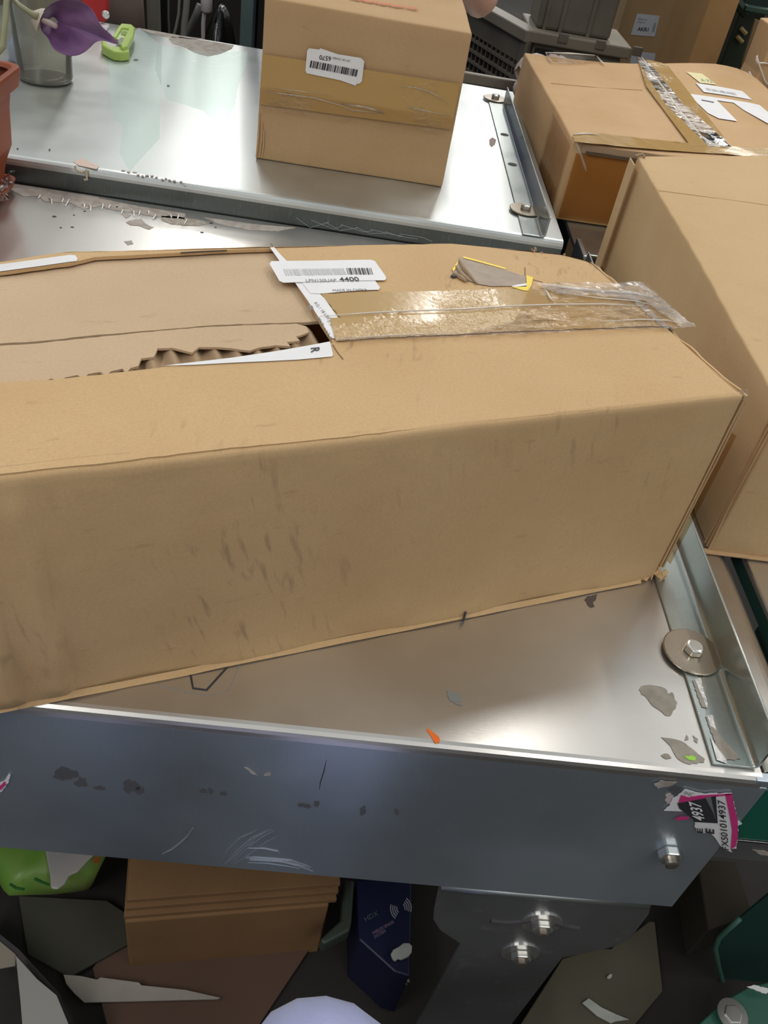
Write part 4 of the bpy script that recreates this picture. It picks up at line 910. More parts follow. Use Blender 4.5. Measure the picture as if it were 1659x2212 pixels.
MB().prism([kz(*q, .027) for q in ((254,88),(262,80),(270,84),(260,97))], (0, 0, -.002)).go('blade', BOLT, K)
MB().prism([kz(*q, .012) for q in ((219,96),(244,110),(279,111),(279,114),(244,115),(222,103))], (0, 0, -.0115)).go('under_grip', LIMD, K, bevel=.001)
# red pouch with snap, and brown roll behind it
R = thing('red_pouch', az(200, 52, ZF), 'red fabric pouch with a silver snap behind the flower', 'pouch')
rp_ = [ay(*q, 2.44) for q in ((165, -40), (228, -40), (230, 20), (229, 45), (222, 50), (214, 48), (196, 30), (170, -4))]
MB().prism(rp_, (0, .03, 0)).go('cloth', mat('red_cloth', (0.42, 0.012, 0.015), .6, col2=(.34, .01, .012), nscale=20, bump=.3, bscale=80), R, bevel=.006, seg=3)
MB().lathe(ay(229, 31, 2.438), [(.0095, 0), (.0095, .003), (.006, .006)], 20, (0, -1, 0)).go('snap', BOLT, R, label='silver snap')
MB().prism([az(*q, ZF + .002) for q in ((214,58),(222,54),(236,58),(231,66),(222,64),(216,68))], (0, 0, .006)).go('tag', PAPER, R)
c = ay(244, 60, 2.49); MB().lathe((c.x, 2.62, FLZ), [(.055, 0), (.055, .70), (.052, .80), (.048, .915)], 28).one('roll', (c.x, 2.62, FLZ), 'dark brown roll with pale top standing beside the red pouch', 'roll', mat('roll_brown', (0.07, 0.045, 0.035), .7), smooth=True)

# ================================================================== PERSON behind the far bench
def figure(name, loc, label, joints, bones, mt, root=0, lv=1, parts=()):
    p = thing(name, loc, label, 'person'); I = WM[p].inverted()
    return p
def skin(nm, J, bones, mt, parent, lv=2, **kw):
    me = bpy.data.meshes.new(nm); I = WM[parent].inverted() if parent else Matrix.Identity(4)
    me.from_pydata([I @ V(j[0]) for j in J], bones, []); me.materials.append(mt)
    o = bpy.data.objects.new(nm, me); COL.objects.link(o)
    if parent: o.parent = parent; WM[o] = WM[parent]
    md = o.modifiers.new('skin', 'SKIN'); md.use_smooth_shade = True
    sv = me.skin_vertices[0].data
    for k, j in enumerate(J):
        r = j[1]; sv[k].radius = r if isinstance(r, tuple) else (r, r); sv[k].use_root = (k == 0)
    s2 = o.modifiers.new('sub', 'SUBSURF'); s2.levels = lv; s2.render_levels = lv
    for k, v in kw.items(): o[k] = v
    return o
NAVY = mat('navy_cloth', (0.014, 0.03, 0.17), .8, col2=(0.02, 0.04, 0.20), nscale=20, bump=.3, bscale=40)
SKN = mat('skin', (0.42, 0.25, 0.20), .5, col2=(.45, .28, .23), nscale=12)
el = ay(1027, 50, 2.22)
P1 = thing('person', (-.02, 2.78, FLZ), 'person in dark blue clothes standing behind the box with the 6570 label', 'person')
skin('body', [((-.02, 2.80, .02), (.17, .12)), ((-.02, 2.80, .20), (.165, .115)), ((-.02, 2.79, .40), (.18, .12)), ((-.02, 2.78, .56), (.12, .08)), ((-.02, 2.77, .63), .05),
              ((-.02, 2.76, .70), (.070, .075)), ((-.02, 2.755, .76), (.078, .088)), ((-.02, 2.76, .82), (.055, .06)),
              ((.20, 2.77, .54), .055), ((.30, 2.60, .44), .042), ((el.x + .002, 2.22, el.z + .035), .040), ((.17, 2.10, .365), .026), ((.12, 2.06, .372), (.036, .014)),
              ((-.24, 2.77, .54), .055), ((-.28, 2.62, .36), .042), ((-.22, 2.42, .35), .036), ((-.12, 2.14, .365), .026), ((-.08, 2.08, .372), (.036, .014)),
              ((.10, 2.80, -.10), .088), ((.11, 2.79, -.36), .062), ((.11, 2.82, -.72), .042), ((.11, 2.72, -.765), .034),
              ((-.14, 2.80, -.10), .088), ((-.15, 2.79, -.36), .062), ((-.15, 2.82, -.72), .042), ((-.15, 2.72, -.765), .034)],
     [(0, 1), (1, 2), (2, 3), (3, 4), (4, 5), (5, 6), (6, 7), (3, 8), (8, 9), (9, 10), (10, 11), (11, 12), (3, 13), (13, 14), (14, 15), (15, 16), (16, 17), (0, 18), (18, 19), (19, 20), (20, 21), (0, 22), (22, 23), (23, 24), (24, 25)], SKN, P1)
skin('overalls', [((-.02, 2.80, .02), (.35, .145)), ((-.02, 2.80, .20), (.34, .14)), ((-.02, 2.79, .42), (.21, .14)), ((-.02, 2.78, .545), (.12, .09)),
                  ((.22, 2.76, .52), .070), ((.31, 2.62, .43), .056), ((-.26, 2.76, .52), .070), ((-.285, 2.65, .38), .056),
                  ((.11, 2.80, -.10), .11), ((.115, 2.79, -.36), .082), ((.115, 2.82, -.72), .06), ((-.15, 2.80, -.10), .11), ((-.155, 2.79, -.36), .082), ((-.155, 2.82, -.72), .06)],
     [(0, 1), (1, 2), (2, 3), (2, 4), (4, 5), (2, 6), (6, 7), (0, 8), (8, 9), (9, 10), (0, 11), (11, 12), (12, 13)], NAVY, P1)
skin('hair', [((-.02, 2.775, .80), (.082, .09)), ((-.02, 2.80, .74), (.082, .075)), ((-.02, 2.81, .68), (.06, .05))], [(0, 1), (1, 2)], mat('hair_black', (.01, .008, .008), .5), P1, lv=1)
for s_ in (-1, 1): MB().lathe((-.02 + s_ * .030, 2.684, .765), [(.009, 0), (.007, .004), (.002, .006)], 12, (0, -1, 0)).go('eye', mat('eye', (.03, .02, .02), .2), P1)
MB().tube([(-.02, 2.69, .765), (-.02, 2.672, .735), (-.02, 2.685, .728)], [.007, .011, .006], 10).go('nose', SKN, P1, smooth=True)
MB().tube([(-.045, 2.684, .705), (-.02, 2.677, .703), (.005, 2.684, .705)], [.002, .005, .002], 8).go('mouth', mat('lip', (.35, .12, .11), .5), P1, smooth=True)
for hx_, sg in ((.12, 1), (-.08, -1)):
    for k in range(4):
        x = hx_ - .022 * sg + k * .0145 * sg; ln = (.05, .06, .056, .042)[k]
        skin('finger', [((x, 2.055, .378), .0085), ((x, 2.055 - ln * .5, .382), .008), ((x - .004 * sg, 2.055 - ln, .358), .007)], [(0, 1), (1, 2)], SKN, P1, lv=1)
    skin('thumb', [((hx_ - .025 * sg, 2.085, .372), .010), ((hx_ - .05 * sg, 2.06, .374), .009), ((hx_ - .06 * sg, 2.035, .366), .008)], [(0, 1), (1, 2)], SKN, P1, lv=1)

# photographer: seated lower body, knee in pale blue trousers
P2 = thing('person', (.0, -.12, FLZ), 'seated person in pale blue trousers whose knee shows at the bottom edge', 'person')
TRO = mat('pale_blue_cloth', (0.60, 0.63, 1.0), .85, col2=(0.55, 0.58, 0.94), nscale=30, bump=.25, bscale=160, sheen=.4)
skin('trousers', [((.0, -.26, -.20), (.15, .11)), ((.075, -.16, -.215), .092), ((.075, .06, -.22), .083), ((.073, .225, -.215), .082), ((.071, .275, -.245), .076), ((.068, .262, -.36), .060), ((.066, .235, -.55), .055), ((.066, .22, -.72), .052),
                  ((-.10, -.16, -.215), .092), ((-.20, .0, -.24), .080), ((-.25, .13, -.26), .070), ((-.26, .14, -.38), .060), ((-.26, .12, -.72), .052)],
     [(0, 1), (1, 2), (2, 3), (3, 4), (4, 5), (5, 6), (6, 7), (0, 8), (8, 9), (9, 10), (10, 11), (11, 12)], TRO, P2)
SH = mat('shoe_dark', (.02, .02, .022), .6)
for x, y in ((.066, .22), (-.26, .12)):
    skin('shoe', [((x, y - .02, -.755), .044), ((x, y + .08, -.762), .040), ((x, y + .17, -.768), (.042, .028))], [(0, 1), (1, 2)], SH, P2, lv=1)
st = thing('stool', (0, -.28, FLZ), 'low dark stool under the seated person in pale blue trousers', 'stool')
MB().lathe((0, -.28, -.385), [(.15, 0), (.16, .012), (.16, .04), (.15, .05)], 32).go('seat', SH, st, smooth=True)
for k in range(4):
    a = math.pi / 4 + k * math.pi / 2; MB().tube([(.10 * math.cos(a), -.28 + .10 * math.sin(a), -.385), (.15 * math.cos(a), -.28 + .15 * math.sin(a), FLZ)], .011, 10).go('leg', STB, st, smooth=True)

# ================================================================== UNDER THE BENCH
# lime and white bag
bz = -.62
def blob(fn, nu, nv, mt, nm, loc, label, cat, **kw):
    m_ = MB().grid(fn, nu, nv); return single(nm, loc, label, cat, m_.v, m_.f, mt, smooth=True, **kw)
BG = thing('plastic_bag', az(120, 1900, FLZ), 'lime green printed plastic bag under the bench at the left', 'bag')
gp = [az(*q, bz) for q in ((-60,1770),(-30,1860),(8,1925),(20,1936),(60,1928),(106,1920),(180,1902),(205,1890),(232,1846),(245,1800),(200,1760))]
cxy = sum((V(p) for p in gp), V()) / len(gp)
def bagv(i, v):
    p = V(gp[i % len(gp)]); q = cxy.lerp(p, v); q.z = bz + .035 * math.sqrt(max(0, 1 - v * v)) + .012 * noise.noise(q * 16) - .0 ; return q
n = len(gp)
def baggrid():
    vs = [bagv(i, j / 9) for j in range(1, 10) for i in range(n)]; fs = [(j * n + i, j * n + (i + 1) % n, (j + 1) * n + (i + 1) % n, (j + 1) * n + i) for j in range(8) for i in range(n)]
    vs += [V((cxy.x + (p.x - cxy.x) * .45, cxy.y + .05 + (p.y - cxy.y) * .3, FLZ + .005)) for p in gp]; fs += [(8 * n + i, 8 * n + (i + 1) % n, 9 * n + (i + 1) % n, 9 * n + i) for i in range(n)]; fs.append(tuple(range(n))); return vs, fs
vs, fs = baggrid()
part('sack', vs, fs, mat('lime_bag', (0.16, 0.33, 0.05), .4, col2=(0.34, 0.40, 0.12), nscale=7, bump=.4, bscale=20), BG, smooth=True)
gw = [(97,1832),(207,1842),(186,1862),(168,1882),(150,1890),(140,1908),(124,1920),(110,1918),(108,1890)]
MB().prism([az(a, b, bz + .045) for a, b in gw], (0, 0, -.004)).go('white_panel', mat('bag_white', (0.50, 0.46, 0.44), .6, col2=(.4, .38, .37), nscale=14, bump=.4, bscale=30), BG, bevel=.002, label='white crumpled panel')
MB().prism([az(a, b, bz + .046) for a, b in ((202,1852),(216,1850),(212,1864),(202,1862))], (0, 0, -.002)).go('print', mat('orange_print', (.35, .08, .01), .6), BG)
for ps in ([(22,1910),(35,1918),(52,1921)], [(75,1898),(92,1906),(106,1911)]):
    MB().tube([az(a, b, bz + .044) for a, b in ps], .002, 6).go('print', mat('dark_green_print', (.02, .12, .02), .6), BG)
# stack of flattened cartons
SK = [(272, 1830, 1925), (272, 1925, 1938), (270, 1938, 1952)]
zt_ = -.60
def flat(nm, px, z, th, mt, label, cat, grp=None, bev=.001):
    pts = [az(a, b, z) for a, b in px]; c0 = V((sum(p.x for p in pts) / len(pts), sum(p.y for p in pts) / len(pts), z - th))
    return MB().prism(pts, (0, 0, -th)).one(nm, c0, label, cat, mt, group=grp, bevel=bev)
FG = 'flattened cartons stacked under the bench'
FB = cardboard('kraft_shadow', (0.30, 0.17, 0.08), (0.25, 0.14, 0.065), flute=.1)  # kraft darkened; shade under the bench is put into this colour
X0 = az(272, 1950, -.60).x; y0_ = az(272, 1944, -.60).y
RK = Matrix.Rotation(math.radians(9.5), 3, 'Z')
for k in range(3):
    z = -.60 - k * .012; dy = -.006 * k; dx = -.002 * k
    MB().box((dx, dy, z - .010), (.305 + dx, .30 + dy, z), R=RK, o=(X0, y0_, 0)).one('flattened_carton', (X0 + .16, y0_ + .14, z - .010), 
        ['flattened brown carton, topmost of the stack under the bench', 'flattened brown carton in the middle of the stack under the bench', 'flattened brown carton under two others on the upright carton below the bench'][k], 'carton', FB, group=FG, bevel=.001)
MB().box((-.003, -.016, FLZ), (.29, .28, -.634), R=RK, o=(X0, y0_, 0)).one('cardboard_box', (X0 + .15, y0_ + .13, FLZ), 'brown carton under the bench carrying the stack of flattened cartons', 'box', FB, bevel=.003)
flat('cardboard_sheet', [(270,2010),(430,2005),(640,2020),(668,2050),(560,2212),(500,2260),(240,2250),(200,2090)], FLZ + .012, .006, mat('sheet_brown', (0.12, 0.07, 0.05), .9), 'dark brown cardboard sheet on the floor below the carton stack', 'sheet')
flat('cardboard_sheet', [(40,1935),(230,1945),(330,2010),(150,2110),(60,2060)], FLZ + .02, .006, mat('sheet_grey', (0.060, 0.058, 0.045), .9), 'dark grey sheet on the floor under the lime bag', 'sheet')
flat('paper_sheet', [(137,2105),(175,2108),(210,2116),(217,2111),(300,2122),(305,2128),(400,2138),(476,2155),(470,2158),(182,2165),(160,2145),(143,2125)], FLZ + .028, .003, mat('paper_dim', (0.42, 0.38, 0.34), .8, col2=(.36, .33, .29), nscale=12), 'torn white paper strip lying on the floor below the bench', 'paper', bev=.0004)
WP = thing('paper_sheet', az(60, 2150, FLZ), 'long white paper folded over a dark edge at the bottom left corner', 'paper')
MB().prism([az(a, b, FLZ + .09) for a, b in ((-60,1990),(-10,2025),(34,2062),(33,2086),(0,2092),(-60,2090))], (0, 0, -.002)).go('upper_fold', mat('paper_tan', (0.30, 0.26, 0.21), .8), WP)
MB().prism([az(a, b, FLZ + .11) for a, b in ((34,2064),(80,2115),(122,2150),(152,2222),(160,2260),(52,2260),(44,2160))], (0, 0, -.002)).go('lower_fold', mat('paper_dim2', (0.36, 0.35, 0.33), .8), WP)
MB().prism([az(a, b, FLZ + .088) for a, b in ((-60,1985),(34,2062),(122,2150),(160,2260),(172,2260),(128,2146),(40,2050),(-60,1970))], (0, 0, -.07)).go('dark_board', DARKM, WP)
# dark blue carton with white marks
BX = thing('blue_carton', az(840, 1990, FLZ), 'dark navy carton with white wave emblem under the bench', 'box')
NB = mat('navy_print', (0.008, 0.012, 0.045), .45)
zb = -.66
MB().prism([az(a, b, zb) for a, b in ((770,1900),(890,1895),(888,2020),(885,2110),(852,2100),(775,2030))], (0, 0, FLZ - zb)).go('body', NB, BX, bevel=.003)
WI = mat('dim_white_print', (0.35, 0.36, 0.42), .6)
for k in range(4):
    for sgn in (-1, 1):
        r = 9 + k * 4.4; pts = []
        for j in range(9):
            a = math.radians(-38 + 76 * j / 8) + (0 if sgn > 0 else math.pi) - .35
            pts.append(az(866 + r * math.cos(a), 1962 + r * math.sin(a) * 1.15, zb + .0008))
        MB().tube(pts, .0009, 5).go('emblem', WI, BX)
text('lettering', 'WIRELESS SPEAKER', [az(*q, zb) for q in ((806, 2020), (852, 1994), (803, 2014))], mat('dim_pink_print', (.28, .2, .3), .6), BX, off=.0008)
text('lettering', 'SYSTEM', [az(*q, zb) for q in ((810, 2028), (834, 2014), (807, 2022))], mat('dim_pink_print', (0, 0, 0)), BX, off=.0008)
text('lettering', 'HDX', [az(*q, zb) for q in ((790, 1992), (818, 1977), (786, 1982))], mat('dim_green_print', (.08, .12, .11), .6), BX, off=.0008)
CR = mat('scrap_pale', (0.45, 0.46, 0.42), .7, col2=(.38, .40, .36), nscale=40)
flat('paper_scrap', [(844,2060),(850,2050),(862,2044),(872,2036),(884,2036),(891,2042),(890,2056),(882,2066),(868,2072),(858,2070),(856,2076),(849,2072)], -.645, .006, CR, 'rounded pale grey paper scrap on the navy carton', 'scrap', bev=.002)
flat('paper_scrap', [(855,2100),(862,2092),(872,2090),(878,2102),(884,2104),(882,2112),(886,2122),(878,2120),(880,2128),(868,2120),(862,2118),(860,2110)], FLZ + .03, .004, mat('scrap_cream', (0.50, 0.47, 0.40), .7), 'jagged cream paper scrap on the floor near the knee', 'scrap', bev=.001)
# grey-green plastic frame between cartons
GF = mat('frame_olive', (0.05, 0.065, 0.05), .5)
mbf = MB().prism([az(a, b, -.66) for a, b in ((742,1898),(766,1900),(760,1990),(756,2010),(700,2040),(690,2030),(738,1985))], (0, 0, -.03))
mbf.one('olive_frame', az(745, 1960, FLZ), 'dark olive plastic frame piece standing between brown cartons and navy carton', 'crate', GF, bevel=.004)
bpy.data.objects['olive_frame'].location.z = FLZ
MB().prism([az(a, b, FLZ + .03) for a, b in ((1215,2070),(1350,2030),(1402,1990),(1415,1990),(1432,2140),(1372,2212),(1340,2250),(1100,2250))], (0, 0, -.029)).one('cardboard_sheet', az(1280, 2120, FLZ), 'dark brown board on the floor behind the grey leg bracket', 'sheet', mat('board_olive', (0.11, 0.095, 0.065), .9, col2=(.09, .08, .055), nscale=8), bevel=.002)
flat('paper_scrap', [(1258,2166),(1272,2156),(1286,2166),(1300,2176),(1330,2190),(1360,2202),(1330,2206),(1320,2210),(1290,2194)], FLZ + .036, .003, CR, 'grey paper strip on the dark board behind the leg bracket', 'scrap', bev=.0005)
flat('paper_scrap', [(1311,2110),(1318,2103),(1323,2105),(1321,2112),(1314,2114)], FLZ + .036, .004, CR, 'tiny grey scrap on the dark board behind the leg bracket', 'scrap', bev=.0005)
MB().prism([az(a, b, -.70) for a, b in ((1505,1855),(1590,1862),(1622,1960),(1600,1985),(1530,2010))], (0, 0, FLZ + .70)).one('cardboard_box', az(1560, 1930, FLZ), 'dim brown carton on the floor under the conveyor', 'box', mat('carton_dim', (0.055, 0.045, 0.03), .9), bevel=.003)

# ================================================================== BACKGROUND BEYOND THE BENCHES
PLG = mat('crate_grey', (0.155, 0.135, 0.105), .6, col2=(.13, .115, .09), nscale=10)
PLD = mat('crate_slot', (0.02, 0.018, 0.018), .8)
# crate stack: plain front tote
YT = 3.05
def T(px, py): return ay(px, py, YT)
a = T(1158, 62); b = T(1345, 84)
CT = thing('plastic_crate', (a.x + .3, YT + .2, FLZ), 'tall grey plastic crate with solid panels behind the large taped box', 'crate', 'grey plastic crates at the back')
zl_ = a.z; xw = b.x
MB().box((a.x, YT + .01, zl_ - .0), (T(1340, 12).x, YT + .20, .75)).go('upper_walls', PLG, CT, bevel=.01)
MB().box((a.x + .07, YT + .004, zl_), (a.x + .082, YT + .01, .74)).box((a.x + .16, YT + .004, zl_), (a.x + .172, YT + .01, .74)).box((a.x + .02, YT + .004, zl_), (a.x + .03, YT + .01, .74)).go('rib', PLG, CT)
MB().box((a.x - .02, YT - .035, zl_ - .035), (xw + .03, YT + .22, zl_)).go('rim', mat('crate_rim', (0.22, 0.19, 0.15), .5), CT, bevel=.005)
for k in range(4): MB().box((a.x + .07 + k * .12, YT - .04, zl_ - .020), (a.x + .10 + k * .12, YT - .03, zl_ + .006)).go('latch', PLG, CT, bevel=.002)
MB().box((a.x, YT - .01, -.30), (xw + .01, YT + .20, zl_ - .034)).go('lower_walls', PLG, CT, bevel=.004)
for x in (a.x + .01, a.x + .38): MB().box((x, YT - .016, zl_ - .14), (x + .06, YT - .009, zl_ - .05)).go('slot', PLD, CT, bevel=.004)
MB().box((a.x + .07, YT - .014, zl_ - .12), (a.x + .38, YT - .008, zl_ - .05)).go('handle_panel', mat('crate_light', (0.20, 0.18, 0.145), .6), CT, bevel=.004)
MB().box((a.x, YT - .0, FLZ), (xw + .01, YT + .20, -.30)).go('base', PLD, CT)
# lattice sided crate with corner toward us
dv = ray(-282, -730); dv.z = 0; dv.normalize(); nv_ = V((dv.y, -dv.x, 0)); nv_ = nv_ if nv_.dot(-dv) > -2 and (nv_.y < 0) else -nv_
o0 = V((T(1152, 66).x, YT - .03, 0)); LC = thing('plastic_crate', (o0.x, o0.y, FLZ), 'grey lattice sided plastic crate between the person and the taped box', 'crate', 'grey plastic crates at the back')
ztp = T(1152, 62).z; Lg = .80
def lw(s0, s1, z0, z1, t0=0, t1=.012): 
    p = [o0 + dv * s0 + nv_ * t0, o0 + dv * s1 + nv_ * t0, o0 + dv * s1 + nv_ * t1, o0 + dv * s0 + nv_ * t1]
    m_ = MB(); m_.prism([V((q.x, q.y, z0)) for q in p], (0, 0, z1 - z0)); return m_
lw(0, Lg, ztp - .035, ztp, -.03, .03).go('rim', mat('crate_rim', (0, 0, 0)), LC, bevel=.004)
lw(0, Lg, ztp - .10, ztp - .035, 0, .012).go('upper_band', PLG, LC, bevel=.002)
lw(0, Lg, -.34, ztp - .09, -.012, -.004).go('inner_wall', mat('crate_inner', (0.05, 0.045, 0.036), .8), LC)
m_ = MB()
for k in range(27): q = lw(k * .03, k * .03 + .007, -.33, ztp - .10); m_.add(q.v, q.f)
for k in range(16): z = ztp - .12 - k * .032; q = lw(0, Lg, z, z + .009, 0, .016); m_.add(q.v, q.f)
m_.go('lattice', PLG, LC, kind='stuff')
lw(0, .03, -.34, ztp - .03, 0, .022).go('corner_post', PLG, LC, bevel=.003)
lw(.34, .80, FLZ, -.34, -.12, 0).go('base', PLD, LC)
# low crate rim just behind the bench
a = ay(985, 160, 2.66); b = ay(1130, 192, 2.66)
LR = thing('plastic_crate', ((a.x + b.x) / 2, 2.80, FLZ), 'low grey crate whose rim shows at the far bench corner', 'crate', 'grey plastic crates at the back')
MB().box((a.x, 2.66, a.z - .02), (b.x + .15, 2.68, a.z + .008)).go('rim', mat('crate_rim', (0, 0, 0)), LR, bevel=.003)
MB().box((a.x, 2.665, FLZ), (b.x + .15, 2.69, a.z - .02)).go('wall', PLG, LR, bevel=.002)
for k in range(4): MB().box((a.x + .03 + .05 * k, 2.655, a.z - .045), (a.x + .055 + .05 * k, 2.666, a.z - .022)).go('slot', PLD, LR)
# kraft boxes at the back
def yb(nm, x0p, x1p, y, dpt, z0, z1, mt, label, yref=60):
    a = ay(x0p, yref, y); b = ay(x1p, yref, y)
    o = thing(nm, ((a.x + b.x) / 2, y, z0), label, 'box', 'brown cartons at the back')
    MB().box((a.x, y, z0), (b.x, y + dpt, z1)).go('body', mt, o, bevel=.004); return o
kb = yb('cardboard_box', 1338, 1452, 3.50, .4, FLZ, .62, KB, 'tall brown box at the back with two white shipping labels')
def kd(px, mt, off=.001, par=None, nm='label', label=None): return decal(nm, [ay(a_, b_, 3.50) for a_, b_ in px], mt, par or kb, off=off, label=label)
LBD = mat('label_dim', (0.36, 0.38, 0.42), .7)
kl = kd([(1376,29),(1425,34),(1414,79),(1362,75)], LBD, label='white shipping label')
text('lettering', 'AKR1', [ay(*q, 3.4985) for q in ((1376, 66), (1400, 68), (1378, 58))], INK, kl, off=.0006, bold=.02)
text('lettering', 'Ship to\ndepot', [ay(*q, 3.4985) for q in ((1377, 50), (1396, 52), (1380, 38))], INKG, kl, off=.0006)
barcode([ay(*q, 3.4985) for q in ((1408, 68), (1413, 49), (1413, 69))], INKG, kl, 4, n=14, off=.0006)
kd([(1366,110),(1416,115),(1412,140),(1360,136)], LBD, label='lower white label')
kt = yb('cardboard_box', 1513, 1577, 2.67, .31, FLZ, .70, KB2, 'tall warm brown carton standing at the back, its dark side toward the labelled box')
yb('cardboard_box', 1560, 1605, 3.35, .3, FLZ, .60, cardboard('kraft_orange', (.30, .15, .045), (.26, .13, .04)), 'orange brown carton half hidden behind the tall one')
# dark green upright with slots, brace, and yellow stickers
GP = thing('rack_upright', (ay(1605, 100, 2.85).x, 2.85, FLZ), 'dark green slotted rack upright at the top right', 'rack')
g0 = ay(1590, 110, 2.85); MB().box((g0.x - .03, 2.85, FLZ), (g0.x + .045, 2.93, .8)).go('post', mat('rack_black_green', (0.006, 0.022, 0.018), .5), GP, bevel=.003)
pa = ay(1610, 20, 2.8); pb = ay(1700, 50, 2.8); MB().box((pa.x, 2.80, pb.z + .01), (pb.x, 2.83, pa.z + .01)).go('beam', mat('rack_green', (0.02, 0.06, 0.045), .5), GP, bevel=.003)
MB().tube([ay(1582, -10, 2.82), ay(1600, 15, 2.82), ay(1612, 30, 2.82)], .014, 8).go('brace', mat('rack_black_green', (0, 0, 0)), GP)
for (x, y) in ((1600, 60), (1592, 78)): MB().tube([ay(x, y, 2.84), ay(x + 12, y + 13, 2.84)], .006, 6).go('sticker', mat('sticker_tan', (.35, .27, .13), .7), GP)
MB().box((g0.x - .09, 2.60, FLZ), (g0.x + .02, 2.75, .08)).one('steel_bin', (g0.x - .04, 2.67, FLZ), 'dark machine housing below the green rack upright', 'bin', mat('bin_dark', (.02, .025, .026), .4, metal=.3), bevel=.006)
pc = [ay(*q, 2.72) for q in ((1632, 42), (1662, 52), (1640, 130), (1618, 172), (1602, 140))]
MB().prism(pc, (0, .01, 0)).one('cardboard_sheet', (pc[0].x, 2.72, FLZ), 'upright olive brown board between the rack and wrapped carton', 'sheet', mat('board_brown', (0.16, 0.12, 0.07), .9))
wr = [ay(q[0] + 14, q[1], 2.46) for q in ((1663, 62), (1645, 110), (1626, 160), (1612, 185))]
wr += [V((wr[3].x, 2.46, FLZ)), V((1.42, 2.46, FLZ)), V((1.42, 2.46, wr[0].z + .05))]
WRP = thing('wrapped_carton', (1.08, 2.46, FLZ), 'brown carton in shiny stretch film at the right edge', 'box')
MB().prism(wr, (0, .13, 0)).go('body', KD, WRP, bevel=.003)
for px in ([(1618,155),(1632,178),(1652,205),(1662,216)], [(1634,122),(1640,140),(1652,175),(1664,190)], [(1634,136),(1650,136),(1664,139)], [(1636,120),(1633,130),(1638,138)]):
    MB().tube([ay(*q, 2.455) for q in px], .0022, 6).go('film_ridge', mat('tape_ridge', (0, 0, 0)), WRP, smooth=True)
# clutter behind the far bench, left
YB = 2.95
def post(nm, px, y, r, mt, label, cat, group=None):
    pts = [ay(*q, y) for q in px]; lo = V((pts[-1].x, y, FLZ))
    return MB().tube([V((pts[0].x, y, .6))] + pts + [lo], r, 14).one(nm, lo, label, cat, mt, group=group, smooth=True)
post('grey_post', [(331, 0), (333, 60)], 2.9, .020, mat('post_grey', (0.16, 0.155, 0.13), .5), 'round grey post behind the back bench', 'post')
MB().box((ay(350, 30, 2.95).x - .012, 2.95, FLZ), (ay(362, 30, 2.95).x, 2.98, .6)).one('black_post', (ay(355, 30, 2.95).x, 2.95, FLZ), 'square black post beside the round grey post', 'post', mat('black_matt', (.006, .006, .006), .7))
CBG = 'cables hanging behind the back bench'
for k, (px, r, mt_, lb_) in enumerate([
    ([(388, -10), (386, 30), (380, 60), (374, 80)], .004, mat('cable_grey', (.20, .20, .18), .4), 'thin grey cable hanging leftmost behind the back bench'),
    ([(404, -10), (402, 20), (398, 50), (396, 82)], .009, mat('hose_steel', (.30, .29, .27), .35, metal=.4), 'thick steel hose hanging behind the back bench'),
    ([(364, -10), (364, 40), (366, 74)], .003, mat('cable_dark', (.10, .10, .09), .5), 'thin dark cable next to the black post'),
    ([(444, -6), (443, 15), (441, 30), (439, 50), (439, 86)], .006, mat('hose_white', (.42, .38, .36), .4), 'pale hose with white connector behind the back bench')]):
    pts = [ay(*q, 2.80) for q in px]; lo = V((pts[-1].x, 2.80, FLZ))
    MB().tube([V((pts[0].x, 2.8, .5))] + pts + [lo], r, 10).one('cable', lo, lb_, 'cable', mt_, group=CBG, smooth=True)
c = ay(446, 2, 2.79); MB().lathe((c.x, 2.79, c.z - .03), [(.010, 0), (.016, .006), (.017, .10)], 18).one('hose_connector', (c.x, 2.79, c.z - .03), 'white connector sleeve on the pale hose', 'connector', mat('connector_white', (.5, .46, .46), .4), smooth=True)
q_ = [ay(*q, 2.86) for q in ((432, 10), (420, 40), (405, 68), (396, 85))]
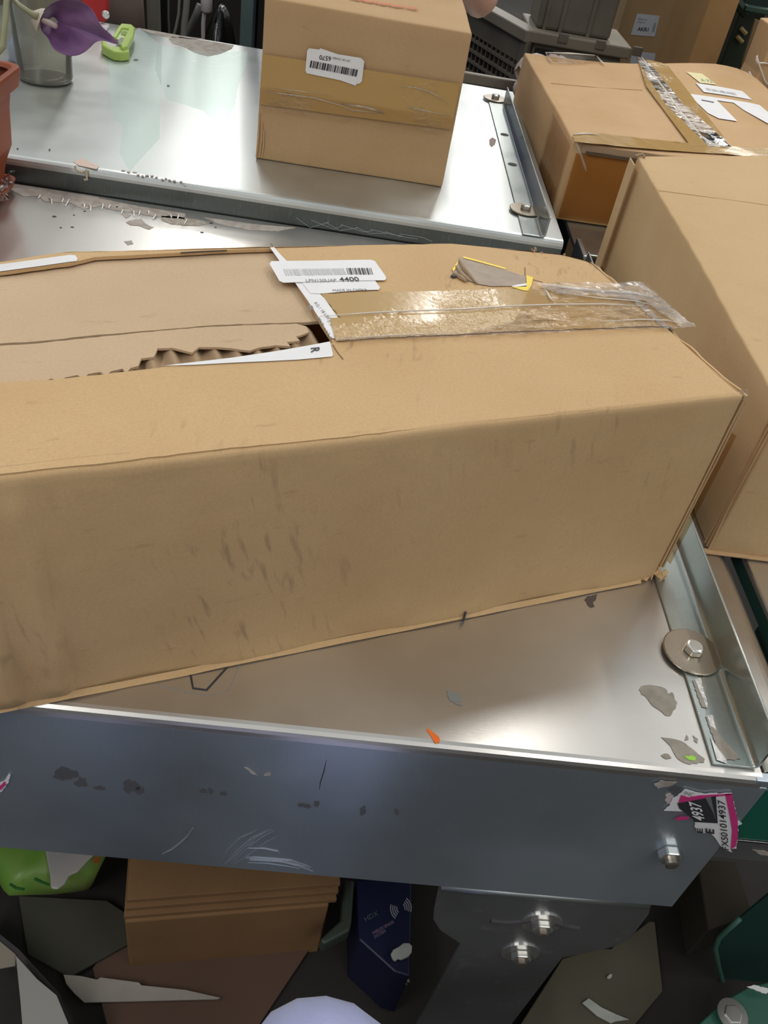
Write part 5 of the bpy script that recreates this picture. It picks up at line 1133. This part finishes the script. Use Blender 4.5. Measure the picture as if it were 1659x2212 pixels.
MB().tube(q_ + [V((q_[-1].x - .05, 2.86, FLZ))], .010, 10).one('tube', V((q_[-1].x - .05, 2.86, FLZ)), 'translucent grey tube slanting behind the hoses', 'tube', mat('tube_grey', (.15, .15, .135), .3), smooth=True)
MB().box((ay(519, 40, 2.72).x, 2.72, FLZ), (ay(547, 40, 2.72).x, 2.78, .7)).one('teal_post', (ay(533, 40, 2.72).x, 2.75, FLZ), 'grey teal steel post left of the box with the 6570 label', 'post', mat('post_teal', (0.07, 0.11, 0.105), .5), bevel=.004)
bg = ay(482, 70, 2.8)
MB().grid(lambda u, v: V((bg.x - .015 + .07 * math.cos(u * 2 * math.pi) * math.sin(v * math.pi) * (1 + .3 * noise.noise(V((u * 6, v * 6, 1)))), 2.85 + .12 * math.sin(u * 2 * math.pi) * math.sin(v * math.pi), FLZ + .002 + (.86) * (1 - math.cos(v * math.pi)) / 2 + .02 * noise.noise(V((u * 9, v * 9, 3))) * math.sin(v * math.pi))), 30, 30).one('bin_bag', (bg.x, 2.85, FLZ), 'shiny black bin bag between the pale hose and teal post', 'bag', mat('bag_black', (.008, .008, .008), .15, bump=1.0, bscale=40), smooth=True)
# dark shelving carton and rack further back on the left, to close the view
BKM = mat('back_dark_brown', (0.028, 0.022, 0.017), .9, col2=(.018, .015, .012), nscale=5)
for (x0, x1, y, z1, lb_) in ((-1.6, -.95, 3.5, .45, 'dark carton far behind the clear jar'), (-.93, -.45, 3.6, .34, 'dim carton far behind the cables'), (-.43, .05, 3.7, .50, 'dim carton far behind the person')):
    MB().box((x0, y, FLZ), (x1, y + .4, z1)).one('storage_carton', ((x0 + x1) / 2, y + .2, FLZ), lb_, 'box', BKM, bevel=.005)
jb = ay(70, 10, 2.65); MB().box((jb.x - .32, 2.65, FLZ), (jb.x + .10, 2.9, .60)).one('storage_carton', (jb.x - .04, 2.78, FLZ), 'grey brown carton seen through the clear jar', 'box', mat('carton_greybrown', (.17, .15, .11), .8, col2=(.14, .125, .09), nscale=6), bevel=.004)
for o in list(bpy.data.objects):
    if o.type == 'MESH' and o.name.startswith('eye'): pass
